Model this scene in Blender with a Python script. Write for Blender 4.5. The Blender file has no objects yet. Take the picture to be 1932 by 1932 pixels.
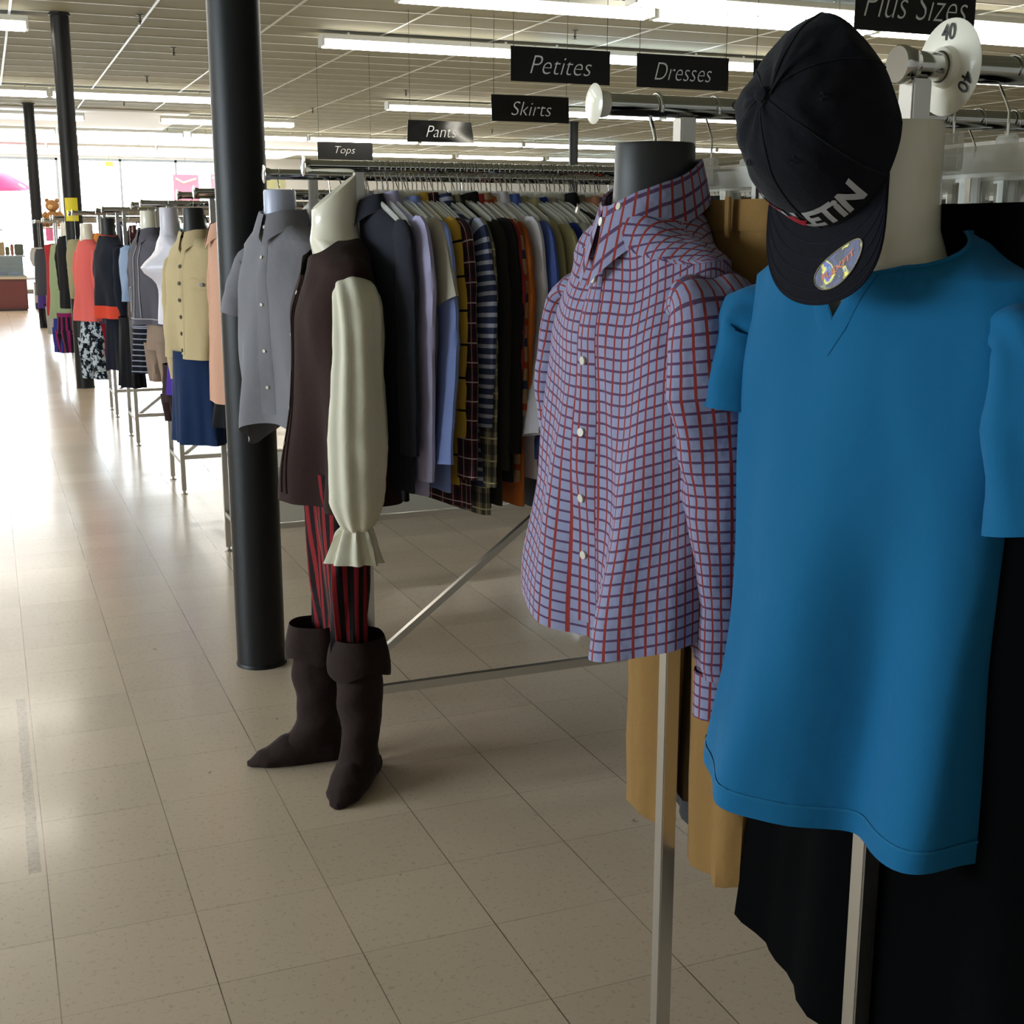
import bpy, bmesh, math, random
from mathutils import Vector, Matrix, noise
R = math.radians
PI = math.pi
C = bpy.context.scene.collection
sc = bpy.context.scene

# ------------------------------------------------------------------ camera, world, light, exposure
PITCH, YAW = R(12.2935), R(22.1318)
cam_d = bpy.data.cameras.new('camera')
cam = bpy.data.objects.new('camera', cam_d)
C.objects.link(cam)
cam.location = (0, 0, 1.5)
cam.rotation_euler = (PI/2 - PITCH, 0, -YAW)
cam_d.sensor_fit = 'HORIZONTAL'
cam_d.sensor_width = 36
cam_d.lens = 36*2400/1932
cam_d.clip_start = .02
cam_d.clip_end = 300
sc.camera = cam
sc.view_settings.view_transform = 'Standard'
sc.view_settings.look = 'None'
sc.view_settings.exposure = -0.68
sc.view_settings.gamma = 1
sc.view_settings.use_curve_mapping = False
sc.cycles.use_denoising = True
sc.cycles.max_bounces = 7
sc.cycles.diffuse_bounces = 4
sc.cycles.glossy_bounces = 4
sc.cycles.transparent_max_bounces = 24
sc.cycles.sample_clamp_indirect = 4

w = bpy.data.worlds.new('world')
sc.world = w
w.use_nodes = True
nt = w.node_tree
bg = nt.nodes['Background']
bg.inputs[0].default_value = (.80, .92, 1, 1)
bg.inputs[1].default_value = 42.0

def area_light(name, loc, rot, sx, sy, power, col=(1, 1, 1)):
    d = bpy.data.lights.new(name, 'AREA')
    d.shape = 'RECTANGLE'
    d.size, d.size_y, d.energy, d.color = sx, sy, power, col
    o = bpy.data.objects.new(name, d)
    C.objects.link(o)
    o.location, o.rotation_euler = loc, rot
    return o
# daylight entering through the storefront at the far end of the shop
# portals where daylight enters: the storefront windows ahead and an unseen left window added for light
for nm, loc, rot, sx, sy in (('storefront_portal', (.2, 35.95, 1.9), (R(-90), 0, 0), 12.6, 3.1), ('added_window_portal', (-6.95, 4.0, 1.9), (0, R(-90), 0), 2.0, 5.0)):
    o_ = area_light(nm, loc, rot, sx, sy, 1)
    o_.data.cycles.is_portal = True

# ------------------------------------------------------------------ material helpers
def lin(c):
    if isinstance(c, str):
        c = c.lstrip('#')
        c = [int(c[i:i+2], 16)/255 for i in (0, 2, 4)]
    return tuple((x/12.92 if x <= .04045 else ((x+.055)/1.055)**2.4) for x in c) + (1,)

class NT:
    def __init__(s, name):
        s.m = bpy.data.materials.new(name)
        s.m.use_nodes = True
        s.t = s.m.node_tree
        s.b = s.t.nodes['Principled BSDF']
    def n(s, typ, **kw):
        x = s.t.nodes.new(typ)
        for k, v in kw.items():
            setattr(x, k, v)
        return x
    def l(s, a, b):
        s.t.links.new(a, b)
    def val(s, sock, v):
        if hasattr(v, 'is_linked') or hasattr(v, 'links'):
            s.l(v, sock)
        else:
            sock.default_value = v
    def math(s, op, a, b=None, c=None):
        x = s.n('ShaderNodeMath', operation=op)
        s.val(x.inputs[0], a)
        if b is not None: s.val(x.inputs[1], b)
        if c is not None: s.val(x.inputs[2], c)
        return x.outputs[0]
    def mix(s, f, a, b):
        x = s.n('ShaderNodeMix', data_type='RGBA')
        s.val(x.inputs[0], f)
        s.val(x.inputs[6], a)
        s.val(x.inputs[7], b)
        return x.outputs[2]
    def uv(s):
        tc = s.n('ShaderNodeTexCoord')
        sp = s.n('ShaderNodeSeparateXYZ')
        s.l(tc.outputs['UV'], sp.inputs[0])
        return tc, sp.outputs[0], sp.outputs[1]
    def noise(s, vec, scale, detail=3, rough=.5):
        x = s.n('ShaderNodeTexNoise')
        if vec is not None: s.l(vec, x.inputs['Vector'])
        x.inputs['Scale'].default_value = scale
        x.inputs['Detail'].default_value = detail
        x.inputs['Roughness'].default_value = rough
        return x.outputs[0]
    def bump(s, h, strength=.3, dist=.002):
        x = s.n('ShaderNodeBump')
        x.inputs['Strength'].default_value = strength
        x.inputs['Distance'].default_value = dist
        s.l(h, x.inputs['Height'])
        s.l(x.outputs[0], s.b.inputs['Normal'])
    def stripe(s, coord, period, width, phase=0.0):   # 1 inside the stripe
        a = s.math('ADD', coord, phase)
        a = s.math('DIVIDE', a, period)
        a = s.math('FRACT', a)
        return s.math('LESS_THAN', a, width/period)

def plain(name, col, rough=.5, metal=0, coat=0, spec=.5):
    k = NT(name)
    k.b.inputs['Base Color'].default_value = lin(col)
    k.b.inputs['Roughness'].default_value = rough
    k.b.inputs['Metallic'].default_value = metal
    k.b.inputs['Coat Weight'].default_value = coat
    k.b.inputs['Specular IOR Level'].default_value = spec
    return k.m

_cl = {}
def cloth(col, pattern=None, cols=(), sheen=.04, rough=.9, **kw):
    key = (col, pattern, tuple(cols), tuple(sorted(kw.items())))
    if key in _cl: return _cl[key]
    k = NT('cloth')
    tc, u, v = k.uv()
    base = lin(col)
    out = None
    if pattern == 'plaid':         # lines both ways: cols = (line1, line2)
        p = kw.get('p', .012); wd = kw.get('w', .0022)
        a = k.stripe(u, p, wd)
        b = k.stripe(v, p, wd)
        o = k.mix(b, base, lin(cols[1]))
        out = k.mix(a, o, lin(cols[0]))
    elif pattern == 'flannel':
        p = kw.get('p', .07)
        a = k.stripe(u, p, p*.45); b = k.stripe(v, p, p*.45)
        o = k.mix(k.math('MULTIPLY', a, .75), base, lin(cols[0]))
        o = k.mix(k.math('MULTIPLY', b, .6), o, lin(cols[0]))
        c = k.stripe(u, p, p*.06, p*.3); d = k.stripe(v, p, p*.06, p*.3)
        out = k.mix(k.math('MAXIMUM', c, d), o, lin(cols[1]))
    elif pattern == 'vstripe':
        a = k.stripe(u, kw.get('p', .03), kw.get('w', .012))
        out = k.mix(a, base, lin(cols[0]))
    elif pattern == 'hstripe':
        a = k.stripe(v, kw.get('p', .03), kw.get('w', .012))
        out = k.mix(a, base, lin(cols[0]))
        if len(cols) > 1:
            b = k.stripe(v, kw.get('p', .03), kw.get('w', .012)*.8, kw.get('p', .03)*.45)
            out = k.mix(b, out, lin(cols[1]))
    elif pattern == 'camo':
        f = k.noise(tc.outputs['UV'], kw.get('s', 14), 2)
        a = k.math('GREATER_THAN', f, .5)
        out = k.mix(a, base, lin(cols[0]))
        f2 = k.noise(tc.outputs['UV'], kw.get('s', 14)*1.7, 2)
        out = k.mix(k.math('GREATER_THAN', f2, .6), out, lin(cols[1]))
    # woven mottling of the cloth itself
    nz = k.noise(tc.outputs['Object'], 900, 2, .7)
    m = k.n('ShaderNodeHueSaturation')
    m.inputs['Saturation'].default_value = 1
    k.l(k.math('MULTIPLY_ADD', nz, kw.get('mott', .35), 1-kw.get('mott', .35)/2), m.inputs['Value'])
    if out is None: m.inputs['Color'].default_value = base
    else: k.l(out, m.inputs['Color'])
    k.l(m.outputs[0], k.b.inputs['Base Color'])
    k.b.inputs['Roughness'].default_value = rough
    k.b.inputs['Specular IOR Level'].default_value = kw.get('spec', .2)
    k.b.inputs['Sheen Weight'].default_value = sheen
    n2 = k.noise(tc.outputs['Object'], kw.get('cr', 22), 3, .6)
    k.bump(n2, kw.get('bs', .35), .006)
    _cl[key] = k.m
    return k.m

def chrome_mat():
    k = NT('chrome')
    k.b.inputs['Base Color'].default_value = (.62, .62, .60, 1)
    k.b.inputs['Metallic'].default_value = 1
    k.b.inputs['Roughness'].default_value = .12
    return k.m
CHROME = chrome_mat()
def steel_mat():
    k = NT('brushed_leg')
    k.b.inputs['Base Color'].default_value = (.60, .58, .55, 1)
    k.b.inputs['Metallic'].default_value = 1
    k.b.inputs['Roughness'].default_value = .3
    return k.m
STEEL = steel_mat()
def clear_mat():
    k = NT('clear_plastic')
    k.b.inputs['Base Color'].default_value = (.92, .91, .84, 1)
    k.b.inputs['Roughness'].default_value = .12
    k.b.inputs['Alpha'].default_value = .42
    k.b.inputs['Specular IOR Level'].default_value = .9
    return k.m
CLEAR = clear_mat()
BLACKP = plain('black_plastic', '#0c0c0d', .45)
WHITEP = plain('white_plastic', '#e4decd', .28, coat=.3)
FORMW = plain('white_form', '#e8e0cc', .3, coat=.4)
FORMB = plain('blue_white_form', '#b9bdd2', .35)
FORMK = plain('black_form', '#18181a', .5)
BUTTON = plain('button', '#c9c2b2', .35)
DBUTTON = plain('dark_button', '#3a2b1c', .4)
WHITEINK = plain('white_ink', '#e8e8e4', .6)
BLACKINK = plain('black_ink', '#101010', .6)

# ------------------------------------------------------------------ object helpers
def thing(name, label, cat, loc=(0, 0, 0), rz=0, group=None):
    o = bpy.data.objects.new(name, None)
    C.objects.link(o)
    o.empty_display_size = .1
    o.location = loc
    o.rotation_euler = (0, 0, rz)
    o['label'] = label; o['category'] = cat
    if group: o['group'] = group
    return o
def tag(o, label, cat, group=None, kind=None):
    o['label'] = label; o['category'] = cat
    if group: o['group'] = group
    if kind: o['kind'] = kind
    return o
def mesh_obj(name, me, parent=None):
    o = bpy.data.objects.new(name, me)
    C.objects.link(o)
    if parent: o.parent = parent
    return o
def obj(name, bm, mat, parent=None, smooth=True, recalc=True):
    if recalc: bmesh.ops.recalc_face_normals(bm, faces=bm.faces)
    me = bpy.data.meshes.new(name)
    bm.to_mesh(me); bm.free()
    for m in (mat if isinstance(mat, (list, tuple)) else [mat]): me.materials.append(m)
    if smooth:
        for p in me.polygons: p.use_smooth = True
        me.set_sharp_from_angle(angle=R(50))
    return mesh_obj(name, me, parent)
def struct(name, bm, mat, smooth=False):
    o = obj(name, bm, mat, None, smooth)
    o['kind'] = 'structure'
    return o
def B():
    bm = bmesh.new()
    bm.loops.layers.uv.new('UVMap')
    return bm
def box(bm, c, s, rot=None, bevel=0):
    r = bmesh.ops.create_cube(bm, size=1)
    M = Matrix.Translation(c) @ (rot.to_4x4() if rot else Matrix()) @ Matrix.Diagonal((s[0], s[1], s[2], 1))
    bmesh.ops.transform(bm, matrix=M, verts=r['verts'])
    if bevel:
        es = list({e for v in r['verts'] for e in v.link_edges})
        bmesh.ops.bevel(bm, geom=es, offset=bevel, segments=2, affect='EDGES')
def bar(bm, a, b, w, h=None, bevel=0):
    a, b = Vector(a), Vector(b)
    d = b-a
    q = d.to_track_quat('Z', 'Y')
    box(bm, (a+b)/2, (w, h or w, d.length), q.to_matrix(), bevel)
def grid(bm, pts, uvs=None, closed=False):
    """pts: rows of columns of Vectors -> quads; closed joins the last column to the first"""
    vs = [[bm.verts.new(p) for p in row] for row in pts]
    L = bm.loops.layers.uv.active
    n = len(vs[0])
    for i in range(len(vs)-1):
        for j in range(n if closed else n-1):
            k = (j+1) % n
            try: f = bm.faces.new((vs[i][j], vs[i][k], vs[i+1][k], vs[i+1][j]))
            except ValueError: continue
            if uvs and L:
                kk = j+1
                for lp, (a, b) in zip(f.loops, ((i, j), (i, kk), (i+1, kk), (i+1, j))):
                    lp[L].uv = uvs(a, b)
    return vs
def cap_ring(bm, ring):
    try: bm.faces.new(ring)
    except ValueError: pass
def tube(bm, pts, rad, seg=10, caps=True, flat=1.0):
    """tube along points; rad number or list; flat squashes along the frame's second axis"""
    pts = [Vector(p) for p in pts]
    n = len(pts)
    t0 = (pts[1]-pts[0]).normalized()
    up = Vector((0, 0, 1)) if abs(t0.z) < .9 else Vector((1, 0, 0))
    nrm = (up - t0*up.dot(t0)).normalized()
    rows = []; ln = 0; lens = []
    for i, p in enumerate(pts):
        t = ((pts[min(i+1, n-1)]-pts[max(i-1, 0)])).normalized()
        nrm = (nrm - t*nrm.dot(t)).normalized()
        bn = t.cross(nrm)
        r = rad[i] if isinstance(rad, (list, tuple)) else rad
        rows.append([p + nrm*math.cos(2*PI*k/seg)*r + bn*math.sin(2*PI*k/seg)*r*flat for k in range(seg)])
        if i: ln += (p-pts[i-1]).length
        lens.append(ln)
    vs = grid(bm, rows, lambda a, b: (b/seg*.2, lens[a]), closed=True)
    if caps:
        cap_ring(bm, list(reversed(vs[0]))); cap_ring(bm, vs[-1])
def cyl(bm, a, b, r, seg=24, r2=None):
    tube(bm, [a, b], [r, r if r2 is None else r2], seg)
def lathe(bm, prof, seg=24, c=(0, 0, 0), sx=1, sy=1):
    c = Vector(c)
    rows = [[c+Vector((r*math.cos(2*PI*k/seg)*sx, r*math.sin(2*PI*k/seg)*sy, z)) for k in range(seg)] for r, z in prof]
    vs = grid(bm, rows, lambda a, b: (b/seg, a/len(prof)), closed=True)
    cap_ring(bm, vs[0]); cap_ring(bm, vs[-1])
def disc(bm, c, nrm, r, th=.002, seg=14):
    nrm = Vector(nrm).normalized(); c = Vector(c)
    cyl(bm, c-nrm*th*.3, c+nrm*th, r, seg)

def text_bm(body, size, shear=0, offset=0, depth=0.0, fit_w=None, fit_h=None, sub=0):
    """lettering as mesh centred on the origin in the XY plane (x right, y up)"""
    cu = bpy.data.curves.new('t', 'FONT')
    cu.body = body; cu.size = size; cu.shear = shear; cu.offset = offset
    cu.align_x = 'CENTER'; cu.align_y = 'CENTER'; cu.resolution_u = 4
    o = bpy.data.objects.new('t', cu)
    C.objects.link(o)
    me = bpy.data.meshes.new_from_object(o)
    bpy.data.objects.remove(o)
    bm = bmesh.new(); bm.from_mesh(me)
    bpy.data.meshes.remove(me)
    xs = [v.co.x for v in bm.verts]; ys = [v.co.y for v in bm.verts]
    cx, cy = (min(xs)+max(xs))/2, (min(ys)+max(ys))/2
    kx = fit_w/(max(xs)-min(xs)) if fit_w else 1
    ky = fit_h/(max(ys)-min(ys)) if fit_h else 1
    if fit_w and not fit_h: ky = kx
    for v in bm.verts: v.co = Vector(((v.co.x-cx)*kx, (v.co.y-cy)*ky, 0))
    if sub:
        for _ in range(sub):
            es = [e for e in bm.edges if e.calc_length() > .004]
            bmesh.ops.subdivide_edges(bm, edges=es, cuts=1)
            bmesh.ops.triangulate(bm, faces=bm.faces)
    return bm
def map_bm(bm, f):
    for v in bm.verts: v.co = f(v.co)
    return bm
def place_text(bm, o, right, up, off=0.001):
    o, right, up = Vector(o), Vector(right).normalized(), Vector(up).normalized()
    n = right.cross(up)
    return map_bm(bm, lambda p: o+right*p.x+up*p.y+n*off)

def sm(x): x = max(0, min(1, x)); return x*x*(3-2*x)
def lerp(a, b, t): return a+(b-a)*t
def interp(tab, t):
    for (t0, v0), (t1, v1) in zip(tab, tab[1:]):
        if t <= t1: return lerp(v0, v1, sm((t-t0)/(t1-t0)) if t1 > t0 else 1)
    return tab[-1][1]

# ------------------------------------------------------------------ garments
# local frame: +x the wearer's left, -y the front, z up, origin at the base of the neck
class Shirt:
    def __init__(s, neck=(.072, .07), sh=.215, drop=.05, top_t=.055, chest=(.24, .11), waist=None, hem=(.24, .1),
                 length=.72, vneck=0, vexp=1.1, round_neck=0, wrinkle=.006, fold=.006, folds=5, seed=0, lean=0, hem_curve=0, arm=.24, bust=0, tilt=0, fold_top=.35):
        s.__dict__.update({k: v for k, v in locals().items() if k != 's'})
        s.waist = waist or ((chest[0]+hem[0])/2, (chest[1]+hem[1])/2)
    def S(s, a, T, off=0):
        ca, sa = math.cos(a), math.sin(a)     # front is a = -pi/2
        nw, nd = s.neck
        if T < 1:
            W = lerp(nw, s.sh, T); D = lerp(nd, s.top_t+.02, sm(T))
            x = W*ca; y = D*sa
            k = max(0, (abs(x)-nw*.8)/(s.sh-nw*.8))
            z = -s.drop*k**1.15 - .055*T*abs(sa)**1.7
            n = Vector((ca*.5, sa, .8))
        else:
            t = T-1
            u = t
            ztop = -s.drop*max(0, (abs(s.sh*ca)-nw*.8)/(s.sh-nw*.8))**1.15 - .055*abs(sa)**1.7
            W = interp([(0, s.sh), (s.arm, s.chest[0]), (.6, s.waist[0]), (1, s.hem[0])], u)
            D = interp([(0, s.top_t+.02), (s.arm, s.chest[1]), (.6, s.waist[1]), (1, s.hem[1])], u)
            e = lerp(1, .85, sm(u/.15))
            x = W*math.copysign(abs(ca)**e, ca); y = D*math.copysign(abs(sa)**e, sa)
            if s.bust: y -= s.bust*math.exp(-((u-.3)/.12)**2)*(max(0, -sa)**2)*(1+.5*math.cos(4*ca))
            zb = -s.length + s.hem_curve*(1-2*ca*ca)*-.5
            z = lerp(ztop, zb, u)
            n = Vector((ca, sa*1.5, 0))
            amp = s.fold*sm((u-s.fold_top)/(1-s.fold_top+.01))
            f = math.sin(s.folds*a+s.seed*1.7+u*1.2)+.6*math.sin((s.folds*2-1)*a-s.seed+2*u)
            x += n.x*amp*f; y += n.y*amp*f
        n.normalize()
        p = Vector((x, y, z))
        q = Vector((p.x*5, p.y*5, p.z*2.2+s.seed*7.3))
        d = noise.noise(q)*s.wrinkle*1.4 + noise.noise(q*2.7)*s.wrinkle*.7 + abs(noise.noise(Vector((q.x*2.1+q.z*.8, q.y*2.1, q.z*1.1))))*s.wrinkle*-.9
        p += n*(d*min(1, .25+T)+off)
        p.y += s.lean*(-p.z)
        p.x += s.tilt*(-p.z)
        return p
    def T0(s, a):
        d = abs(((a+PI/2+PI) % (2*PI))-PI)     # angle from the front
        if s.vneck: return max(0, 1-d/1.45)**s.vexp*s.vneck
        if s.round_neck: return s.round_neck*sm(1-d/1.4)
        return 0
    def body(s, NA=72, NT_=46, open_front=0):
        bm = B()
        rows = []; Ts = []
        if open_front:
            A = [-PI/2+open_front+(2*PI-2*open_front)*i/NA for i in range(NA+1)]
        else:
            A = [-PI/2+2*PI*i/NA for i in range(NA)]
        per = 2*PI*.19*(s.chest[0]/.24)
        lens = []
        for r in range(NT_+1):
            q = r/NT_
            rows.append([]); Ts.append([])
            for a in A:
                t0 = s.T0(a)
                T = t0+(2-t0)*q
                rows[-1].append(s.S(a, T)); Ts[-1].append(T)
        nc = len(A)
        lens = [[0]*nc]
        for i in range(1, len(rows)): lens.append([lens[-1][j]+(rows[i][j]-rows[i-1][j]).length for j in range(nc)])
        L1 = []
        for a in A:
            q = [s.S(a, 1+i/16) for i in range(17)]
            L1.append(sum((q[i+1]-q[i]).length for i in range(16)))
        UVs = {}
        def uv(i, j):
            jj = j % nc
            if Ts[i][jj] >= 1 or open_front: return (j/NA*per, lens[i][jj]-lens[-1][jj])
            if (i, j) in UVs: return UVs[(i, j)]
            a = -PI/2+2*PI*j/NA
            x = max(-1, min(1, rows[i][jj].x/s.sh))
            ac = math.acos(x)
            aa = -ac if a < 0 else (ac if a < PI else 2*PI-ac)
            f = (aa+PI/2)/(2*PI)*NA
            k = int(f) % nc; fr = f-int(f)
            l1 = lerp(L1[k], L1[(k+1) % nc], fr)
            p1 = s.S(aa, 1)
            UVs[(i, j)] = (f/NA*per, -(l1+math.hypot(rows[i][jj].y-p1.y, rows[i][jj].z-p1.z)))
            return UVs[(i, j)]
        vs = grid(bm, rows, uv, closed=not open_front)
        return bm
    def hem_band(s, w=.025):
        pass
    def collar(s, stand=.035, fall=.05, point=.03, spread=.35, NA=40, tilt=0, back=.0):
        """folded collar round the neck, open in front by 'spread' radians each side"""
        bm = B()
        rows = []
        for r in range(9):
            row = []
            for i in range(NA+1):
                a = -PI/2+spread*.25+(2*PI-spread*.5)*i/NA
                front = max(0, 1-min(abs(a+PI/2), abs(2*PI-(a+PI/2)))/1.3)
                base = s.S(a, .06)
                n = Vector((math.cos(a), math.sin(a), 0))
                if r <= 3:
                    k = r/3
                    p = base - n*.004 + Vector((0, 0, stand*k - front*.018*k)) + n*.002*k
                elif r == 4:
                    p = base + n*.003 + Vector((0, 0, stand*1.06-front*.018))
                else:
                    k = (r-4)/4
                    fl = fall*(1+front*.1)+point*front**2.2
                    p = base + n*(.004+.016*k+.012*front*k) + Vector((0, 0, stand*1.04-front*.018-fl*k))
                p.y += tilt*(p.z-base.z)
                p.z += back*(p.y*.8-.01) if r > 0 else 0
                row.append(p)
            rows.append(row)
        grid(bm, rows, lambda a, b: (b/NA*.42, a*.011))
        return bm
    def rib(s, w=.012, NA=72):
        """ribbed neckband following the neck opening"""
        bm = B(); rows = []
        for r in range(3):
            row = []
            for i in range(NA):
                a = -PI/2+2*PI*i/NA
                t = s.T0(a)
                row.append(s.S(a, t+.005+.03*r, (.0005, .003, .0008)[r]))
            rows.append(row)
        grid(bm, rows, lambda a, b: (b*.01, a*.01), closed=True)
        return bm
    def placket(s, w=.016, T1=1.97, T0=.06, NT_=40, a0=-PI/2):
        bm = B(); rows = []
        for r in range(NT_+1):
            T = lerp(T0, T1, r/NT_)
            row = []
            for j in (-1, -.5, 0, .5, 1):
                da = j*w/max(.05, (s.neck[0] if T < 1 else s.chest[0])*.95)
                row.append(s.S(a0+da, T, .0035 if abs(j) < 1 else .0005))
            rows.append(row)
        grid(bm, rows, lambda a, b: (b*.012, a*.016))
        return bm
    def button_pos(s, T, a=-PI/2, off=.0045):
        p = s.S(a, T, off)
        d1 = s.S(a+.03, T)-s.S(a-.03, T); d2 = s.S(a, T+.02)-s.S(a, T-.02)
        n = d2.cross(d1).normalized()
        if n.y > 0 and abs(a+PI/2) < .8: n = -n
        return p, n

def sleeve_bm(path, radii, seg=20, sub=5, wrinkle=.006, seed=0, flat=.75, fold=.0, folds=5, uvw=.4):
    """cloth sleeve along a smoothed path; open at the cuff"""
    P = [Vector(p) for p in path]
    pts, rr = [], []
    n = len(P)
    for i in range(n-1):
        p0, p1, p2, p3 = P[max(i-1, 0)], P[i], P[i+1], P[min(i+2, n-1)]
        for k in range(sub):
            t = k/sub
            pts.append(.5*((2*p1)+(p2-p0)*t+(2*p0-5*p1+4*p2-p3)*t*t+(3*p1-p0-3*p2+p3)*t**3))
            rr.append(lerp(radii[i], radii[i+1], t))
    pts.append(P[-1]); rr.append(radii[-1])
    bm = B(); rows = []; lens = [0]
    t0 = (pts[1]-pts[0]).normalized()
    nrm = Vector((0, 1, 0)); nrm = (nrm-t0*nrm.dot(t0)).normalized()
    N = len(pts)
    for i, p in enumerate(pts):
        t = (pts[min(i+1, N-1)]-pts[max(i-1, 0)]).normalized()
        nrm = (nrm-t*nrm.dot(t)).normalized(); bn = t.cross(nrm)
        row = []
        for k in range(seg):
            a = 2*PI*k/seg
            d = nrm*math.cos(a)+bn*math.sin(a)*flat
            f = 1+fold*min(1, i/(N*.25))/max(.01, rr[i])*(math.sin(folds*a+seed+i*.08)+.5*math.sin((folds+3)*a+i*.12))
            q = p+d*rr[i]*f
            w_ = noise.noise(Vector((q.x*9, q.y*9, q.z*5+seed*3)))*wrinkle*1.5 + noise.noise(Vector((q.x*20+q.z*14, q.y*20, q.z*16+seed)))*wrinkle*.8
            row.append(q+d.normalized()*w_)
        rows.append(row)
        if i: lens.append(lens[-1]+(p-pts[i-1]).length)
    # turned-in lip at the cuff
    c = pts[-1]
    rows.append([c+(q-c)*.9+Vector((0, 0, .012)) for q in rows[-1]])
    lens.append(lens[-1]+.01)
    grid(bm, rows, lambda a, b: (b/seg*uvw, lens[a]), closed=True)
    return bm

def leg_tube(bm, cx, top, bot, rt, rb, rty=None, rby=None, seed=0, cy=0, ccy=0, cxb=None, fold=.004, seg=24, rows_=20, uvoff=0, sag=0):
    rows = []
    rty = rty or rt*.6; rby = rby or rb*.6
    for i in range(rows_+1):
        t = i/rows_
        z = lerp(top, bot, t); rx = lerp(rt, rb, t); ry = lerp(rty, rby, t)
        x0 = lerp(cx, cx if cxb is None else cxb, t); y0 = lerp(cy, ccy, t)
        row = []
        for k in range(seg):
            a = 2*PI*k/seg
            f = fold*(math.sin(4*a+seed+t*3)+.6*math.sin(7*a-seed+t*5))*(.3+t) + .004*noise.noise(Vector((math.cos(a)*2+seed, math.sin(a)*2, z*9)))
            zz = z-(sag*math.cos(a+seed) if i == rows_ else 0)
            row.append(Vector((x0+(rx+f)*math.cos(a), y0+(ry+f)*math.sin(a), zz)))
        rows.append(row)
    rows.append([Vector((x0+(q.x-x0)*.93, y0+(q.y-y0)*.9, q.z+.008)) for q in rows[-1]])
    circ = PI*(rt+rty)
    grid(bm, rows, lambda a, b: (b/seg*circ+uvoff, a/rows_*(top-bot)), closed=True)

def trousers_bm(w=.2, hip=.25, drop=.24, length=.95, t=.05, legw=.1, hemw=.085, seed=0, spread=.0, fold=.004, sag=0):
    """waist at z=0; x across"""
    bm = B()
    rows = []
    seg = 40
    for i in range(9):
        q = i/8
        W = lerp(w, hip, sm(q)); D = lerp(t, t*1.35, q)
        rows.append([Vector((W*math.cos(2*PI*k/seg), D*math.sin(2*PI*k/seg)*abs(math.sin(2*PI*k/seg))**.0
                             + .004*math.sin(6*2*PI*k/seg+seed)*q, -drop*q)) for k in range(seg)])
    grid(bm, rows, lambda a, b: (b/seg*.9, a*drop/8), closed=True)
    for s in (-1, 1):
        leg_tube(bm, s*hip*.52, -drop*.82, -length, hip*.5, hemw, t*1.3, t*.8, seed+s, cxb=s*(hip*.52+spread), fold=fold, uvoff=.5*s, sag=sag)
    return bm

def skirt_bm(w=.17, hem=.22, t=.08, ht=.11, length=.5, seed=0, folds=6, fold=.012, rows_=20, seg=56, curve=0, jag=0):
    bm = B(); rows = []
    for i in range(rows_+1):
        q = i/rows_
        W = lerp(w, hem, q**.8); D = lerp(t, ht, q)
        row = []
        for k in range(seg):
            a = 2*PI*k/seg
            f = fold*q*(math.sin(folds*a+seed)+.5*math.sin((folds*2+1)*a+seed*2))
            z = -length*q - (curve*q*math.cos(a)) + (jag*noise.noise(Vector((a*4, seed, 0))) if i == rows_ else 0)
            row.append(Vector(((W+f)*math.cos(a), (D+f)*math.sin(a), z)))
        rows.append(row)
    rows.append([Vector((v.x*.95, v.y*.95, v.z+.012)) for v in rows[-1]])
    grid(bm, rows, lambda a, b: (b/seg*2*PI*.18, a/rows_*length), closed=True)
    return bm

def form_bm(neck=(.052, .058), neck_h=.13, sh=.19, drop=.055, chest=(.17, .105), waist=(.13, .085), length=.58, bust=0, top_slope=.0, top_t=.05):
    """torso form: flat-topped neck, shoulders, chest, open waist"""
    bm = B(); rows = []
    seg = 48
    tab = [(0.0, neck[0]*.96, neck[1]*.96, neck_h), (.004, neck[0], neck[1], neck_h-.006), (.3, neck[0], neck[1], neck_h*.55),
           (.5, neck[0]*1.08, neck[1]*1.02, .03), (.6, neck[0]*1.35, neck[1]*1.1, .0)]
    for _, a_, b_, z in tab:
        rows.append([Vector((a_*math.cos(2*PI*k/seg), b_*math.sin(2*PI*k/seg), z + (top_slope*math.sin(2*PI*k/seg)*min(1, max(0, (z-.03)/(neck_h-.03)))))) for k in range(seg)])
    s = Shirt(neck=(neck[0]*1.35, neck[1]*1.1), sh=sh, drop=drop, top_t=top_t, chest=chest, waist=waist, hem=(waist[0]*1.15, waist[1]*1.15),
              length=length, wrinkle=0, fold=0, bust=bust)
    for r in range(1, 29):
        rows.append([s.S(2*PI*k/seg, 2*r/28) for k in range(seg)])
    vs = grid(bm, rows, lambda a, b: (b/seg, a/30), closed=True)
    cap_ring(bm, vs[0]); cap_ring(bm, vs[-1])
    return bm

def hook_pts(top=.0, r=.019, drop=.075, lean=0):
    """wire hook in the local yz plane of the rail's cross-section, made in the hanger's xz plane; top of the hook rests on the rail"""
    pts = []
    for k in range(12):
        a = PI*(-.12+1.05*k/11)
        pts.append(Vector((-math.cos(a)*r, 0, math.sin(a)*r)))
    pts = pts[::-1]
    pts = [Vector((-p.x, 0, p.z)) for p in pts][::-1]
    # from the far lip over the top, down the near side, and back in to the stem
    out = [p for p in pts]
    e = out[-1]
    out += [Vector((e.x*.9, 0, -.012)), Vector((e.x*.35, 0, -.028)), Vector((0, 0, -.04)), Vector((0, 0, -drop))]
    return out
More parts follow.
